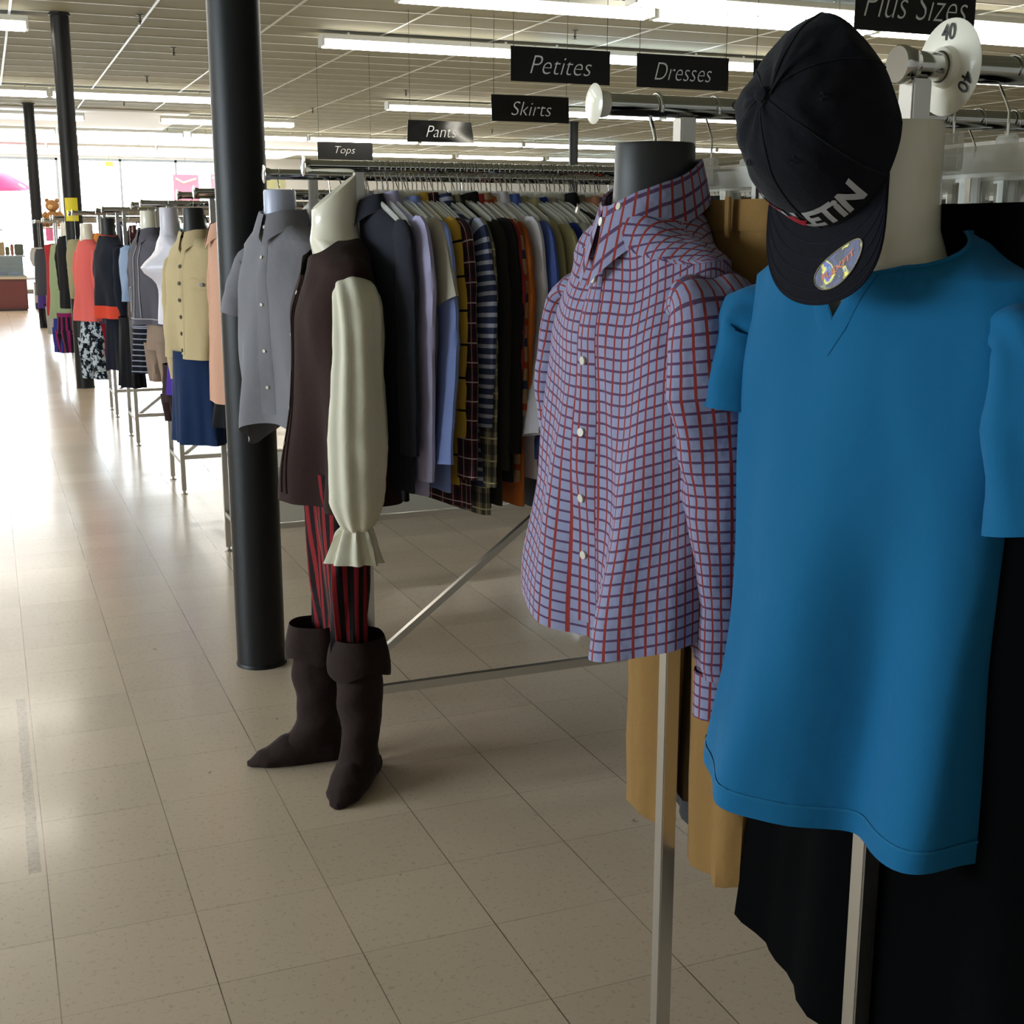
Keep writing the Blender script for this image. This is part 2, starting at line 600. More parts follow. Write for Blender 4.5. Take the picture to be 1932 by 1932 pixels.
# hook lies in the plane across the rail; rail axis is local y, hanger spreads along local x
def make_hanger(name, label, group, clear=True, clips=False, loc=(0, 0, 0), rz=0):
    t = thing(name, label, 'hanger', loc, rz, group)
    b = B(); tube(b, hook_pts(), .0016, 6)
    obj('hook', b, CHROME, t)
    b = B()
    if clips:
        bar(b, (-.17, 0, -.095), (.17, 0, -.095), .006, .028)
        box(b, (0, 0, -.085), (.03, .008, .04), bevel=.002)
        obj('crossbar', b, CLEAR, t)
        for s in (-1, 1):
            b = B()
            box(b, (s*.14, -.008, -.12), (.034, .004, .075), bevel=.0015)
            box(b, (s*.14, .008, -.12), (.034, .004, .075), bevel=.0015)
            c = obj('clip', b, CLEAR, t)
            b = B(); box(b, (s*.14, 0, -.118), (.012, .022, .035), bevel=.002)
            obj('clip_spring', b, CHROME, c)
    else:
        for s in (-1, 1):
            tube(b, [(0, 0, -.068), (s*.03, 0, -.075), (s*.1, 0, -.1), (s*.17, 0, -.135), (s*.2, 0, -.155)], [.007, .007, .008, .01, .007], 8, flat=.6)
        box(b, (0, 0, -.07), (.03, .007, .03), bevel=.002)
        tube(b, [(-.18, 0, -.145), (0, 0, -.15), (.18, 0, -.145)], .004, 6)
        obj('shoulder_bar', b, CLEAR if clear else WHITEP, t)
    return t
def copy_tree(o, loc=None, rz=None, label=None, group=None, parent=None):
    c = o.copy(); C.objects.link(c)
    if parent: c.parent = parent
    if loc is not None: c.location = loc
    if rz is not None: c.rotation_euler = (0, 0, rz)
    if label: c['label'] = label
    if group: c['group'] = group
    for ch in [x for x in o.children]:
        copy_tree(ch, parent=c)
    return c

RAILZ = 1.675
RAILR = .015
HOOKZ = RAILZ+RAILR+.0018-.019      # origin of a hook whose inner top rests on the rail
# ------------------------------------------------------------------ the room
X0, X1, Y0, Y1, H = -7.0, 21.0, -4.0, 36.0, 3.55
def floor_mat():
    k = NT('vinyl_tile')
    tc = k.n('ShaderNodeTexCoord')
    sp = k.n('ShaderNodeSeparateXYZ'); k.l(tc.outputs['Object'], sp.inputs[0])
    x, y = sp.outputs[0], sp.outputs[1]
    px = k.math('ADD', x, 30.5-.324+.305*30); py = k.math('ADD', y, 30.5+.045)
    jx = k.math('LESS_THAN', k.math('FRACT', k.math('DIVIDE', px, .305)), .0085)
    jy = k.math('LESS_THAN', k.math('FRACT', k.math('DIVIDE', py, .305)), .006)
    # every tile its own shade
    cb = k.n('ShaderNodeCombineXYZ')
    k.l(k.math('FLOOR', k.math('DIVIDE', px, .305)), cb.inputs[0]); k.l(k.math('FLOOR', k.math('DIVIDE', py, .305)), cb.inputs[1])
    wn = k.n('ShaderNodeTexWhiteNoise'); k.l(cb.outputs[0], wn.inputs['Vector'])
    big = k.noise(tc.outputs['Object'], 1.3, 4, .6)
    st = k.n('ShaderNodeMapping'); st.inputs['Scale'].default_value = (1, 1, 1)
    k.l(tc.outputs['Object'], st.inputs[0])
    fleck = k.noise(st.outputs[0], 70, 3, .75)
    fl = k.math('MULTIPLY', k.math('GREATER_THAN', fleck, .6), .34)
    v = k.math('ADD', k.math('MULTIPLY_ADD', wn.outputs[0], .09, .86), k.math('MULTIPLY_ADD', big, .22, -.10))
    base = k.mix(fl, lin('#d9c3ab'), lin('#a08a74'))
    hs = k.n('ShaderNodeHueSaturation'); k.l(base, hs.inputs['Color']); k.l(v, hs.inputs['Value'])
    jn = k.noise(tc.outputs['Object'], 2.3, 2)
    jm = k.math('MULTIPLY', k.math('MAXIMUM', jx, k.math('MULTIPLY', jy, .6)), k.math('MULTIPLY_ADD', jn, 1.6, -.15))
    c1 = k.mix(jm, hs.outputs[0], lin('#3b3226'))
    # worn scuffs and dirt marks with shapes of their own
    sc_n = k.noise(tc.outputs['Object'], 9, 5, .7)
    tiny = k.noise(tc.outputs['Object'], 14, 3, .6)
    c2 = k.mix(k.math('MULTIPLY', k.math('GREATER_THAN', tiny, .735), .55), c1, lin('#5b4d3c'))
    d = k.math('ABSOLUTE', k.math('ADD', x, k.math('MULTIPLY_ADD', sc_n, .012, .0)))
    in_y = k.math('MULTIPLY', k.math('GREATER_THAN', y, 3.03), k.math('LESS_THAN', y, 4.3))
    scuff = k.math('MULTIPLY', k.math('MULTIPLY', k.math('LESS_THAN', d, .014), in_y), k.math('MULTIPLY_ADD', fleck, 1.2, -.1))
    c3 = k.mix(scuff, c2, lin('#4f463a'))
    k.l(c3, k.b.inputs['Base Color'])
    k.b.inputs['Roughness'].default_value = .27
    k.b.inputs['Specular IOR Level'].default_value = .5
    k.b.inputs['Coat Weight'].default_value = .25
    k.b.inputs['Coat Roughness'].default_value = .12
    k.bump(k.math('ADD', big, k.math('MULTIPLY', jm, -.4)), .12, .01)
    return k.m
b = B(); box(b, ((X0+X1)/2, (Y0+Y1)/2, -.05), (X1-X0+.4, Y1-Y0+.4, .1))
struct('floor', b, floor_mat())

def ceil_mat(name, col):
    k = NT(name)
    tc = k.n('ShaderNodeTexCoord')
    n = k.noise(tc.outputs['Object'], 90, 3, .7)
    hs = k.n('ShaderNodeHueSaturation'); hs.inputs['Color'].default_value = lin(col)
    k.l(k.math('MULTIPLY_ADD', n, .2, .9), hs.inputs['Value']); k.l(hs.outputs[0], k.b.inputs['Base Color'])
    k.b.inputs['Roughness'].default_value = .85
    return k.m
b = B()
box(b, ((X0+X1)/2, (Y0+Y1)/2, H+.05), (X1-X0+.4, Y1-Y0+.4, .1))
nf = len(b.faces)
x = .4-1.22*6
while x < X1-.1:
    if x > X0+.1: box(b, (x, (Y0+Y1)/2, H-.004), (.024, Y1-Y0, .008))
    x += 1.22
y = Y0+.3
while y < Y1-.1:
    box(b, ((X0+X1)/2, y, H-.003), (X1-X0, .014, .006)); y += .61
b.faces.ensure_lookup_table()
for f in b.faces[nf:]: f.material_index = 1
struct('ceiling', b, [ceil_mat('ceiling_tile', '#86856f'), plain('ceiling_grid', '#c2c2b6', .4)])
WALL = ceil_mat('wall_paint', '#dcdcd8')
def wall_with_holes(name, axis, pos, a0, a1, holes, th=.15, sgn=1):
    """axis 'y': wall at y=pos running in x; holes = [(u0,u1,z0,z1)]"""
    b = B()
    us = sorted({a0, a1, *[h[0] for h in holes], *[h[1] for h in holes]})
    for u0, u1 in zip(us, us[1:]):
        hs = [h for h in holes if h[0] <= u0 and h[1] >= u1]
        segs = [(0, H)] if not hs else [(0, hs[0][2]), (hs[0][3], H)]
        for z0, z1 in segs:
            if z1-z0 < .001: continue
            c = ((u0+u1)/2, pos+sgn*th/2, (z0+z1)/2); s = (u1-u0, th, z1-z0)
            if axis == 'x': c = (pos+sgn*th/2, (u0+u1)/2, (z0+z1)/2); s = (th, u1-u0, z1-z0)
            box(b, c, s)
    bmesh.ops.remove_doubles(b, verts=b.verts, dist=1e-5)
    return struct(name, b, WALL)
FW = [(-6.0, 1.95, .35, 3.45), (2.05, 6.4, .9, 3.45)]
wall_with_holes('wall_far', 'y', Y1, X0, X1, FW)
LW = [(1.5, 6.5, .9, 2.9)]
wall_with_holes('wall_left', 'x', X0, Y0, Y1, LW, sgn=-1)
wall_with_holes('wall_right', 'x', X1, Y0, Y1, [])
wall_with_holes('wall_back', 'y', Y0, X0, X1, [], sgn=-1)
GLASS = plain('window_glass', '#dfeef0', .03)
GLASS.node_tree.nodes['Principled BSDF'].inputs['Alpha'].default_value = .12
FRAME = plain('window_frame', '#8f9496', .4, metal=.6)
def window(n, axis, pos, h, divs):
    u0, u1, z0, z1 = h
    b = B()
    P = (lambda u, z, d=0: (u, pos+d, z)) if axis == 'y' else (lambda u, z, d=0: (pos-d, u, z))
    for z in (z0+.03, z1-.03): bar(b, P(u0, z, .07), P(u1, z, .07), .06)
    for i in range(divs+1):
        u = lerp(u0+.03, u1-.03, i/divs); bar(b, P(u, z0, .07), P(u, z1, .07), .06)
    f = struct('window_%d' % n, b, FRAME)
    b = B(); c = P((u0+u1)/2, (z0+z1)/2, .07)
    box(b, c, (u1-u0-.1, .006, z1-z0-.1) if axis == 'y' else (.006, u1-u0-.1, z1-z0-.1))
    obj('pane', b, GLASS, f)
window(1, 'y', Y1, FW[0], 5)
window(2, 'y', Y1, FW[1], 3)  # added opening that stands in for a brightly lit white wall
window(3, 'x', X0, LW[0], 3)  # unseen window added to light the near racks from the left
BASEM = plain('baseboard', '#4a4642', .5)
for nm, c, s in (('baseboard_far', ((X0+X1)/2, Y1-.01, .05), (X1-X0-.1, .02, .1)), ('baseboard_left', (X0+.01, (Y0+Y1)/2, .05), (.02, Y1-Y0-.1, .1)),
                 ('baseboard_right', (X1-.01, (Y0+Y1)/2, .05), (.02, Y1-Y0-.1, .1))):
    b = B(); box(b, c, s); struct(nm, b, BASEM)

# white panels over the storefront bay, their colour imitating overexposed ceiling
b = B(); box(b, (-1.75, 29.5, H-.02), (10.4, 12.9, .03)); box(b, (5.6, 31.6, H-.02), (4.2, 8.7, .03))
struct('glare_panel_1', b, plain('blown_out_white', '#f6f6f2', .8))

# round black columns
COLM = NT('black_paint')
tc_ = COLM.n('ShaderNodeTexCoord')
COLM.b.inputs['Base Color'].default_value = lin('#141416')
COLM.b.inputs['Roughness'].default_value = .45
COLM.b.inputs['Specular IOR Level'].default_value = .3
COLM.bump(COLM.noise(tc_.outputs['Object'], 40, 3), .1, .004)
def column(x, y, label, r=.085):
    t = thing('column', label, 'column', (x, y, 0))
    b = B(); lathe(b, [(r, .0), (r, H)], 48)
    obj('shaft', b, COLM.m, t)
    b = B(); lathe(b, [(r+.004, 0), (r+.004, .006), (r+.001, .012)], 48)
    obj('base_ring', b, COLM.m, t)
    b = B(); lathe(b, [(r+.002, H-.03), (r+.014, H-.02), (r+.014, H-.001)], 48)
    obj('top_ring', b, COLM.m, t)
    return t
column(.806, 4.368, 'thick round black column nearest the camera, beside the short-sleeved grey shirt')
col2 = column(.838, 13.42, 'black column with a yellow paper sign taped to it')
column(.84, 22.52, 'farthest black column along the aisle, a pale bag hanging on it')
column(10.35, 22.4, 'slim black column far off between the hanging signs and the plaid shirt')

# ------------------------------------------------------------------ fluorescent strip lights
def emis(name, col, st):
    k = NT(name)
    k.b.inputs['Base Color'].default_value = (.9, .9, .9, 1)
    k.b.inputs['Emission Color'].default_value = col
    k.b.inputs['Emission Strength'].default_value = st
    return k.m
TUBE_W = emis('tube_warm', (1, .93, .80, 1), 36)
TUBE_C = emis('tube_cool', (.78, .92, 1, 1), 36)
HOUS = plain('lamp_housing', '#d8d8d0', .45)
def strip_light(x, y, label, group, cool=False, L=2.36, z=3.42):
    t = thing('strip_light', label, 'ceiling light', (x, y, z), 0, group)
    b = B(); box(b, (L/2, 0, .068), (L, .2, .05), bevel=.004)
    for q in (.3, L-.3): box(b, (q, 0, .11), (.02, .02, .04))
    obj('housing', b, HOUS, t)
    for s in (-1, 1):
        b = B(); tube(b, [(.03, s*.06, .0), (L-.03, s*.06, .0)], .03, 12)  # radius widened to imitate the bloom of overexposed lamps
        obj('tube', b, TUBE_C if cool else TUBE_W, t)
    for q in (.012, L-.012):
        b = B(); box(b, (q, 0, .012), (.024, .2, .07), bevel=.003)
        obj('end_cap', b, HOUS, t)
    return t
rows = [  # y, list of x starts, words
    (7.6, (-5.6, -3.2), 'row nearest camera'),
    (10.15, (5.2, 7.6), 'row above Plus Sizes'),
    (10.75, (-4.4, -2.0, 3.35, 5.75, 8.15), 'row before Petites'),
    (13.55, (-6.6, -4.2, -1.8, 3.38, 5.75, 8.15, 10.6), 'row behind Petites'),
    (19.8, (-6.3, -3.8, -1.35, 1.05, 5.95, 8.35, 10.8, 13.2), 'row behind Skirts'),
    (23.6, (-5.5, -3.0, -.6, 3.0), 'row short of far end'),
    (26.9, (-5.8, -3.3, -.9, 1.5, 4.0, 6.4, 8.8, 11.2, 13.7, 16.1), 'row behind Pants'),
    (31.5, (-5.8, -3.3, -.9, 1.5, 3.9, 6.3, 8.8, 11.3, 13.8), 'row nearest far wall'),
]
ords = ['first', 'second', 'third', 'fourth', 'fifth', 'sixth', 'seventh', 'eighth', 'ninth', 'tenth']
for ri, (y, xs, wd) in enumerate(rows):
    for i, x in enumerate(xs):
        strip_light(x, y, 'fluorescent strip light, %s from left, ceiling %s' % (ords[i], wd), 'fluorescent strip lights on the ceiling', cool=(ri*3+i*5) % 4 == 1)

SPR = plain('sprinkler_metal', '#55524a', .4, metal=.7)
for i, (x, y) in enumerate(((1.551, 13.2), (2.144, 15.3), (2.17, 18.1), (2.2, 21.4), (5.78, 12.5), (5.83, 18.4), (5.2, 21.5), (9.5, 24.4))):
    b = B()
    lathe(b, [(.035, .05), (.035, .046), (.012, .04), (.01, .0), (.02, -.004), (.004, -.03), (.022, -.034), (.022, -.037), (.003, -.04)], 14)
    o = obj('sprinkler_head', b, SPR); o.location = (x, y, H-.058)
    tag(o, 'small dark ceiling sprinkler head, %s from the camera' % ords[[1, 3, 4, 6, 0, 5, 7, 8][i] if i != 7 else 7], 'sprinkler', 'sprinkler heads under the ceiling')

# ------------------------------------------------------------------ hanging department signs
SIGNM = plain('sign_black', '#0d0d0f', .22, spec=.6)
def sign(body, x, y, z, label, w=.66, h=.2, bend=.0, twist=.0, tw=.62, rz=0):
    t = thing('hanging_sign', label, 'sign', (x, y, z), rz, 'department signs hung from the ceiling')
    def f(u, v, off=0):
        yy = bend*(u/(w/2))**2 + twist*(u/(w/2))*(v/(h/2)) + .35*bend*math.sin(v*14)
        return Vector((u, yy+off, v))
    b = B()
    for off in (-.002, .002):
        grid(b, [[f(lerp(-w/2, w/2, i/24), lerp(-h/2, h/2, j/8), off) for i in range(25)] for j in range(9)])
    # rim closing the two faces
    n = 25*9
    b.verts.ensure_lookup_table()
    V = b.verts
    ring = [i for i in range(25)]+[j*25+24 for j in range(1, 9)]+[8*25+i for i in range(23, -1, -1)]+[j*25 for j in range(7, 0, -1)]
    for p, q in zip(ring, ring[1:]+ring[:1]): b.faces.new((V[p], V[q], V[n+q], V[n+p]))
    obj('board', b, SIGNM, t)
    if body:
        b = text_bm(body, .1, shear=.32, offset=-.0016, fit_w=w*tw, fit_h=h*.52, sub=1)
        map_bm(b, lambda p: f(p.x, p.y, -.0045))
        obj('lettering', b, WHITEINK, t, recalc=False)
    for s in (-1, 1):
        b = B(); tube(b, [f(s*w*.47, h/2-.01), Vector((s*w*.47, 0, H-z-.002))], .0022, 6)
        obj('cord', b, BLACKP, t)
    return t
sign('Petites', 3.33, 7.4, 2.5, 'black hanging sign lettered Petites in white script')
sign('Dresses', 4.175, 7.4, 2.5, 'black hanging sign lettered Dresses in white script')
sign(None, 5.02, 7.4, 2.5, 'black hanging sign mostly hidden behind the navy cap')
sign('Skirts', 4.07, 9.6, 2.465, 'black hanging sign lettered Skirts in white script', bend=.02, tw=.52)
sign('Pants', 4.15, 12, 2.465, 'black hanging sign lettered Pants, crossed by a bright glare', bend=.03, twist=.03, tw=.46)
sign('Tops', 4.0, 15, 2.455, 'small far black sign lettered Tops just above the shirt rail', tw=.36)
sign('Plus Sizes', 3.94, 4.9, 2.5, 'large near black sign lettered Plus Sizes above the cap', tw=.86, h=.24)

# ------------------------------------------------------------------ clothes racks
def rack(y0, y1, xl, label, xr=None, xend=None, L=2.9):
    """two parallel rails along x at y0,y1 on square legs; open end towards the aisle"""
    xe = xend if xend is not None else xl-.15
    xe = xe if isinstance(xe, tuple) else (xe, xe)
    t = thing('clothes_rack', label, 'clothes rack', (xl, (y0+y1)/2, 0), 0, 'chrome double-rail clothes racks')
    dy = (y1-y0)/2
    for s in (-1, 1):
        e = xe[0 if s < 0 else 1]-xl
        b = B(); cyl(b, (e+.006, s*dy, RAILZ), (e+L, s*dy, RAILZ), RAILR, 24)
        rl = obj('rail', b, CHROME, t)
        for xx, sg in ((e, 1), (e+L, -1)):
            b = B()
            tube(b, [(xx-.001*sg, s*dy, RAILZ), (xx+.001*sg, s*dy, RAILZ), (xx+.006*sg, s*dy, RAILZ), (xx+.02*sg, s*dy, RAILZ)], [.024, .027, .019, .0165] if not (y0 < 2 and s < 0) else [.0185, .0200, .0200, .0165], 28)
            obj('end_cap', b, WHITEP if (y0 < 2 and s > 0) else CHROME, rl)
        for xx in (0, L-.5):
            b = B()
            box(b, (xx, s*dy, (RAILZ-.012+.02)/2), (.025, .025, RAILZ-.016-.02), bevel=.002)
            lg = obj('leg', b, STEEL, t)
            b = B(); lathe(b, [(.02, 0), (.02, .004), (.008, .01), (.008, .022)], 16, (xx, s*dy, 0))
            obj('foot', b, STEEL, lg)
    b = B(); bar(b, (.012, -dy, .22), (L-.51, -dy, .22), .02, .025)
    obj('long_stretcher', b, STEEL, t)
    for xx in (0, L-.5):
        b = B(); bar(b, (xx, -dy+.012, .19), (xx, dy-.012, .19), .022, .022)
        obj('cross_stretcher', b, STEEL, t)
    b = B(); bar(b, (.01, 0, .17), (1.05, 0, .96), .02, .02)
    obj('diagonal_brace', b, STEEL, t)
    return t
rack(1.15, 1.64, .93, 'chrome double-rail clothes rack nearest the camera, carrying the blue T-shirt', xend=(.905, .787))
rack(3.36, 3.87, .93, 'chrome rack full of long-sleeved shirts, beside the near black column', xend=.782)
rack(5.57, 6.07, .985, 'chrome rack just beyond the near black column, carrying the beige jacket', xend=.83)
rack(7.57, 8.06, .985, 'chrome rack behind the beige jacket, carrying the bare white bust', xend=.83)
rack(9.5, 10.0, .93, 'chrome rack carrying the long navy coat', xend=.78)
rack(11.1, 11.6, .93, 'chrome rack carrying the coral top', xend=.68)
rack(14.2, 14.7, .93, 'chrome rack just past the column with the yellow sign', xend=.68)
rack(16.4, 16.9, .93, 'chrome rack far down the aisle, carrying the red dress', xend=.68)
rack(18.6, 19.1, .93, 'farthest chrome rack, carrying the dark grey dress', xend=.66)

b = B(); box(b, (2.55, 6.72, .16), (2.5, .5, .32), bevel=.006)
o = obj('display_platform', b, plain('platform', '#c8c2b2', .5), smooth=False)
tag(o, 'low white boxed platform on the floor behind the shirt rack', 'platform')
# ------------------------------------------------------------------ clothes builders
def arms(t, S, mat, length=.6, out=.04, fy=-.02, r=(.075, .08, .06, .05), flat=.8, seed=0, wr=.006, fold=0, folds=5, seg=20, sides=(-1, 1), cuff=None, bend=0, start=.045, names='sleeve', hemlip=None):
    res = []
    for s in sides:
        sh, dr = S.sh, S.drop
        k0 = min(1, r[0]/.075)
        path = [(s*(sh-.06), 0, -dr-.045-.03*k0), (s*(sh-.008), 0, -dr-.02-.042*k0), (s*(sh+out*.6), fy*.4, -dr-.17), (s*(sh+out*.9), fy, -dr-length*.55), (s*(sh+out+bend), fy*1.6-abs(bend), -dr-length)]
        rr = [r[0]*.5, r[0]*.8, r[1], lerp(r[1], r[2], .6), r[3] if len(r) > 3 else r[2]]
        if length < .35:
            path = [path[0], path[1], (s*(sh+out*.5), fy*.4, -dr-.14), (s*(sh+out), fy, -dr-length)]
            rr = [r[0]*.5, r[0]*.8, r[1], r[2]]
        path = [Vector((p[0]+S.tilt*-p[2], p[1]+S.lean*-p[2], p[2])) for p in path]
        b = sleeve_bm(path, rr, seg=seg, sub=9 if length > .35 else 7, wrinkle=wr, seed=seed+s, flat=flat, fold=fold, folds=folds)
        o = obj(names, b, mat, t)
        res.append((s, o, path, rr))
        if cuff and length > .35:
            p = path[-1]; b = B()
            rows = []
            for i in range(5):
                z = p.z+.005-.065*i/4
                rows.append([Vector((p.x+(rr[-1]*flat*.98+.003)*math.cos(2*PI*k/20), p.y+(rr[-1]*.98+.003)*math.sin(2*PI*k/20), z)) for k in range(20)])
            grid(b, rows, lambda a, c: (c/20*.24, a*.016), closed=True)
            obj('cuff', b, mat, o)
    return res
def buttons(t, S, Ts, mat=BUTTON, r=.0055, name='button', a=-PI/2, off=.005):
    for T in Ts:
        p, n = S.button_pos(T, a, off)
        b = B(); disc(b, p, n, r, .0025, 14)
        obj(name, b, mat, t)
def place_z(S): return 1.585
SEAM = plain('seam_thread', '#2a2620', .8)

def hanging_shirt(label, x, y, mat, yaw=-90, long=True, name='dress_shirt', cat='shirt', collar=True, group=None, seed=0, length=.74, sh=.205, lm=None, z=1.583, slv=.58, bend=0, collar_mat=None, res=(44, 26)):
    """a shirt on a hanger on a packed rail: thin front to back"""
    t = thing(name, label, cat, (x, y, z), R(yaw), group)
    S = Shirt(neck=(.062, .024), sh=sh, drop=.055, top_t=.006, chest=(sh+.02, .015), hem=(sh+.03, .016), length=length, wrinkle=.004, fold=.005, folds=4, seed=seed, vneck=.5 if not collar else .25)
    obj('body', S.body(*res), mat, t)
    if long: arms(t, S, mat, slv, .03, -.006, (.02, .019, .017, .016), 2.9, seed, .006, seg=14, cuff=False, bend=bend)
    else: arms(t, S, mat, .2, .05, -.003, (.02, .02, .02, .02), 3.2, seed, .005, seg=14)
    if collar:
        obj('collar', S.collar(.03, .045, .03, .3, 26), collar_mat or mat, t)
    return t

# ------------------------------------------------------------------ plaid shirt on a black torso form (near rail, aisle end)
PX, PY = .884, 1.64
t = thing('torso_form', 'black torso form wearing the red and blue checked shirt', 'torso form', (PX, PY, 1.52), R(-90))
obj('bust', form_bm(neck=(.052, .058), neck_h=.105, sh=.14, drop=.08, chest=(.15, .08), waist=(.12, .07), length=.45), FORMK, t)
b = B(); tube(b, [Vector((0, -p.x, p.z+HOOKZ-1.52)) for p in hook_pts(drop=.06)], .0028, 8)
o = obj('hook', b, CHROME, t); o.rotation_euler = (0, 0, R(90))
PL = cloth('#8587a4', 'plaid', ('#86302c', '#513a58'), p=.0155, w=.0034, bs=.9, cr=20, mott=.18)
t = thing('checked_shirt', 'red and blue checked button-down shirt on the black torso form', 'shirt', (PX-.008, PY, 1.54), R(-90))
PS = Shirt(neck=(.062, .068), sh=.195, drop=.07, top_t=.06, chest=(.215, .104), waist=(.222, .11), hem=(.25, .135), length=.6, wrinkle=.013, fold=.015, folds=5, seed=3, hem_curve=.05, fold_top=.2)
obj('body', PS.body(120, 90), PL, t)
ar = arms(t, PS, PL, .555, .02, .015, (.085, .085, .066, .048), .72, 4, .010, fold=.004, folds=3, seg=44, cuff=True)
obj('collar', PS.collar(.045, .062, .035, .42, 60, tilt=.05, back=.45), PL, t)
obj('placket', PS.placket(.016, 1.96, .05, 60), PL, t)
buttons(t, PS, (.42, 1.08, 1.28, 1.46, 1.63, 1.78), r=.0062)
for s in (-1, 1):
    p = PS.S(-PI/2+s*.62, .32, .03)
    b = B(); disc(b, p+Vector((0, -.004, -.006)), (s*.15, -1, .25), .005, .0025)
    obj('collar_button', b, BUTTON, t)

# ------------------------------------------------------------------ blue T-shirt on a white torso form (front rail)
QX, QY = .925, 1.165
t = thing('torso_form', 'glossy white torso form wearing the blue V-neck T-shirt', 'torso form', (QX-.005, QY, 1.475), R(-84))
obj('bust', form_bm(neck=(.05, .052), neck_h=.143, sh=.145, drop=.085, chest=(.13, .05), waist=(.1, .04), length=.25, bust=.0, top_t=.03), FORMW, t)
b = B(); tube(b, [Vector((0, -p.x, p.z+HOOKZ-1.475)) for p in hook_pts(drop=.07)], .0028, 8)
o = obj('hook', b, CHROME, t); o.rotation_euler = (0, 0, R(84))
BL = cloth('#0c5b87', bs=.45, cr=14, mott=.22, sheen=.05)
t = thing('t_shirt', 'bright blue short-sleeved V-neck T-shirt on the white torso form', 't-shirt', (QX+.012, QY+.012, 1.512), R(-80))
TS = Shirt(neck=(.098, .066), sh=.2, drop=.055, top_t=.062, chest=(.203, .084), waist=(.198, .09), hem=(.214, .11), length=.69, tilt=-.045, vneck=1.07, vexp=.75, wrinkle=.008, fold=.02, folds=4, seed=1.2, fold_top=.1, hem_curve=.02, arm=.2)
obj('body', TS.body(120, 80), BL, t)
arms(t, TS, BL, .175, .0, -.005, (.07, .075, .08), .7, 6, .008, seg=36, fold=.003, sides=(-1,))
arms(t, TS, BL, .245, .05, -.005, (.07, .082, .085), .7, 7, .008, seg=36, fold=.003, sides=(1,))
obj('neckband', TS.rib(), BL, t)
b = B(); rows = []
for r_ in range(2):
    rows.append([TS.S(2*PI*i/90, 1.955+.006*r_, .0018) for i in range(90)])
grid(b, rows, closed=True)
obj('hem_stitching', b, cloth('#155f88'), t)

# ------------------------------------------------------------------ navy cap hung over the end of the front rail
CAPM = cloth('#0b0b14', bs=.25, cr=60, mott=.3, sheen=.05)
ct = thing('baseball_cap', 'navy baseball cap lettered BULLETIN, hung brim down on the rail end', 'cap', (.806, 1.12, 1.606))
al = R(17)
U = Vector((-math.cos(al), -math.sin(al), .06)).normalized()
Fv = Vector((0, 0, -1)); Fv = (Fv-U*Fv.dot(U)).normalized()
Lv = U.cross(Fv)
CA, CB, CH = .100, .082, .112
def dome(th, ph, off=0):
    """th: 0 = brim side, pi = back; ph 0 rim .. pi/2 crown"""
    f, l = math.cos(th), math.sin(th)
    back = max(0, -f)
    b_ = CB*(1-.30*back)
    hh = CH*(1-.28*back*(1-ph/(PI/2)))
    c = math.cos(ph)**.82; s_ = math.sin(ph)
    # the soft back sags towards the rail, the front panel stands up
    sag = -.012*back*math.sin(ph*2)
    p = Fv*((CA+off)*f*c + (-.018)*s_) + Lv*((b_+off)*l*c) + U*((hh+off)*s_+sag)
    p += U*(.04*back**1.6*(1-s_)) + Lv*(.010*back)
    p += (Lv*l+U*.4)*(.006*noise.noise(Vector((f*3, l*3, ph*3)))+.004*math.sin(th*3+ph*4)*back)
    return p
b = B()
grid(b, [[dome(2*PI*i/72, PI/2*j/28) for i in range(72)] for j in range(29)], lambda a, c: (c/72*.56, a/28*.16), closed=True)
grid(b, [[dome(2*PI*i/72, PI/2*j/28, -.003) for i in range(72)] for j in range(29)], lambda a, c: (c/72*.56, a/28*.16), closed=True)
bmesh.ops.remove_doubles(b, verts=b.verts, dist=1e-5)
crown = obj('crown', b, CAPM, ct)
for k in range(3):
    b = B(); th = k*PI/3
    tube(b, [dome(th if j < 20 else th+PI, PI/2*(j if j < 20 else 40-j)/20*.999, .0002) for j in range(41)], .0010, 5)
    obj('seam', b, CAPM, crown)
b = B(); lathe(b, [(.008, 0), (.007, .003), (.001, .005)], 16)
M3 = U.to_track_quat('Z', 'Y').to_matrix()
top = dome(0, PI/2)
map_bm(b, lambda p: top+M3 @ p)
obj('top_button', b, CAPM, crown)
for k in range(4):
    th = (PI/6, PI/2, -PI/6, -PI/2)[k]
    b = B(); p = dome(th, .95, .001); tube(b, [p+.003*Vector((0, math.cos(a), math.sin(a))) for a in [2*PI*i/10 for i in range(11)]], .0008, 4, caps=False)
    obj('eyelet', b, CAPM, crown)
def brim(tt, s_, off=0):
    ang = tt*R(62)
    rim = Fv*(CA*math.cos(ang)) + Lv*(CB*math.sin(ang))
    ext = .078*(1-abs(tt)**4.5)**.5
    o_ = rim + Fv*(ext) + Lv*(.013*tt*(1-abs(tt)**6))
    p = rim.lerp(o_, s_)
    lat = p.dot(Lv)
    p = p - U*(.010*(lat/CB)**2*(.3+.7*s_)) + U*(.004*s_) + U*(off+.004)
    return p
b = B()
for off in (.0014, -.0014):
    grid(b, [[brim(-1+2*i/48, j/14, off) for i in range(49)] for j in range(15)], lambda a, c: (c/48*.18, a/14*.07))
b.verts.ensure_lookup_table(); n_ = 49*15; V = b.verts
for i in range(48): b.faces.new((V[14*49+i], V[14*49+i+1], V[n_+14*49+i+1], V[n_+14*49+i]))
brm = obj('brim', b, CAPM, ct)
for q in (.2, .4, .6, .8, .95):
    b = B(); tube(b, [brim(-.96+1.92*i/40, q, .0016) for i in range(41)], .0006, 4)
    obj('brim_stitching', b, cloth('#191a28'), brm)
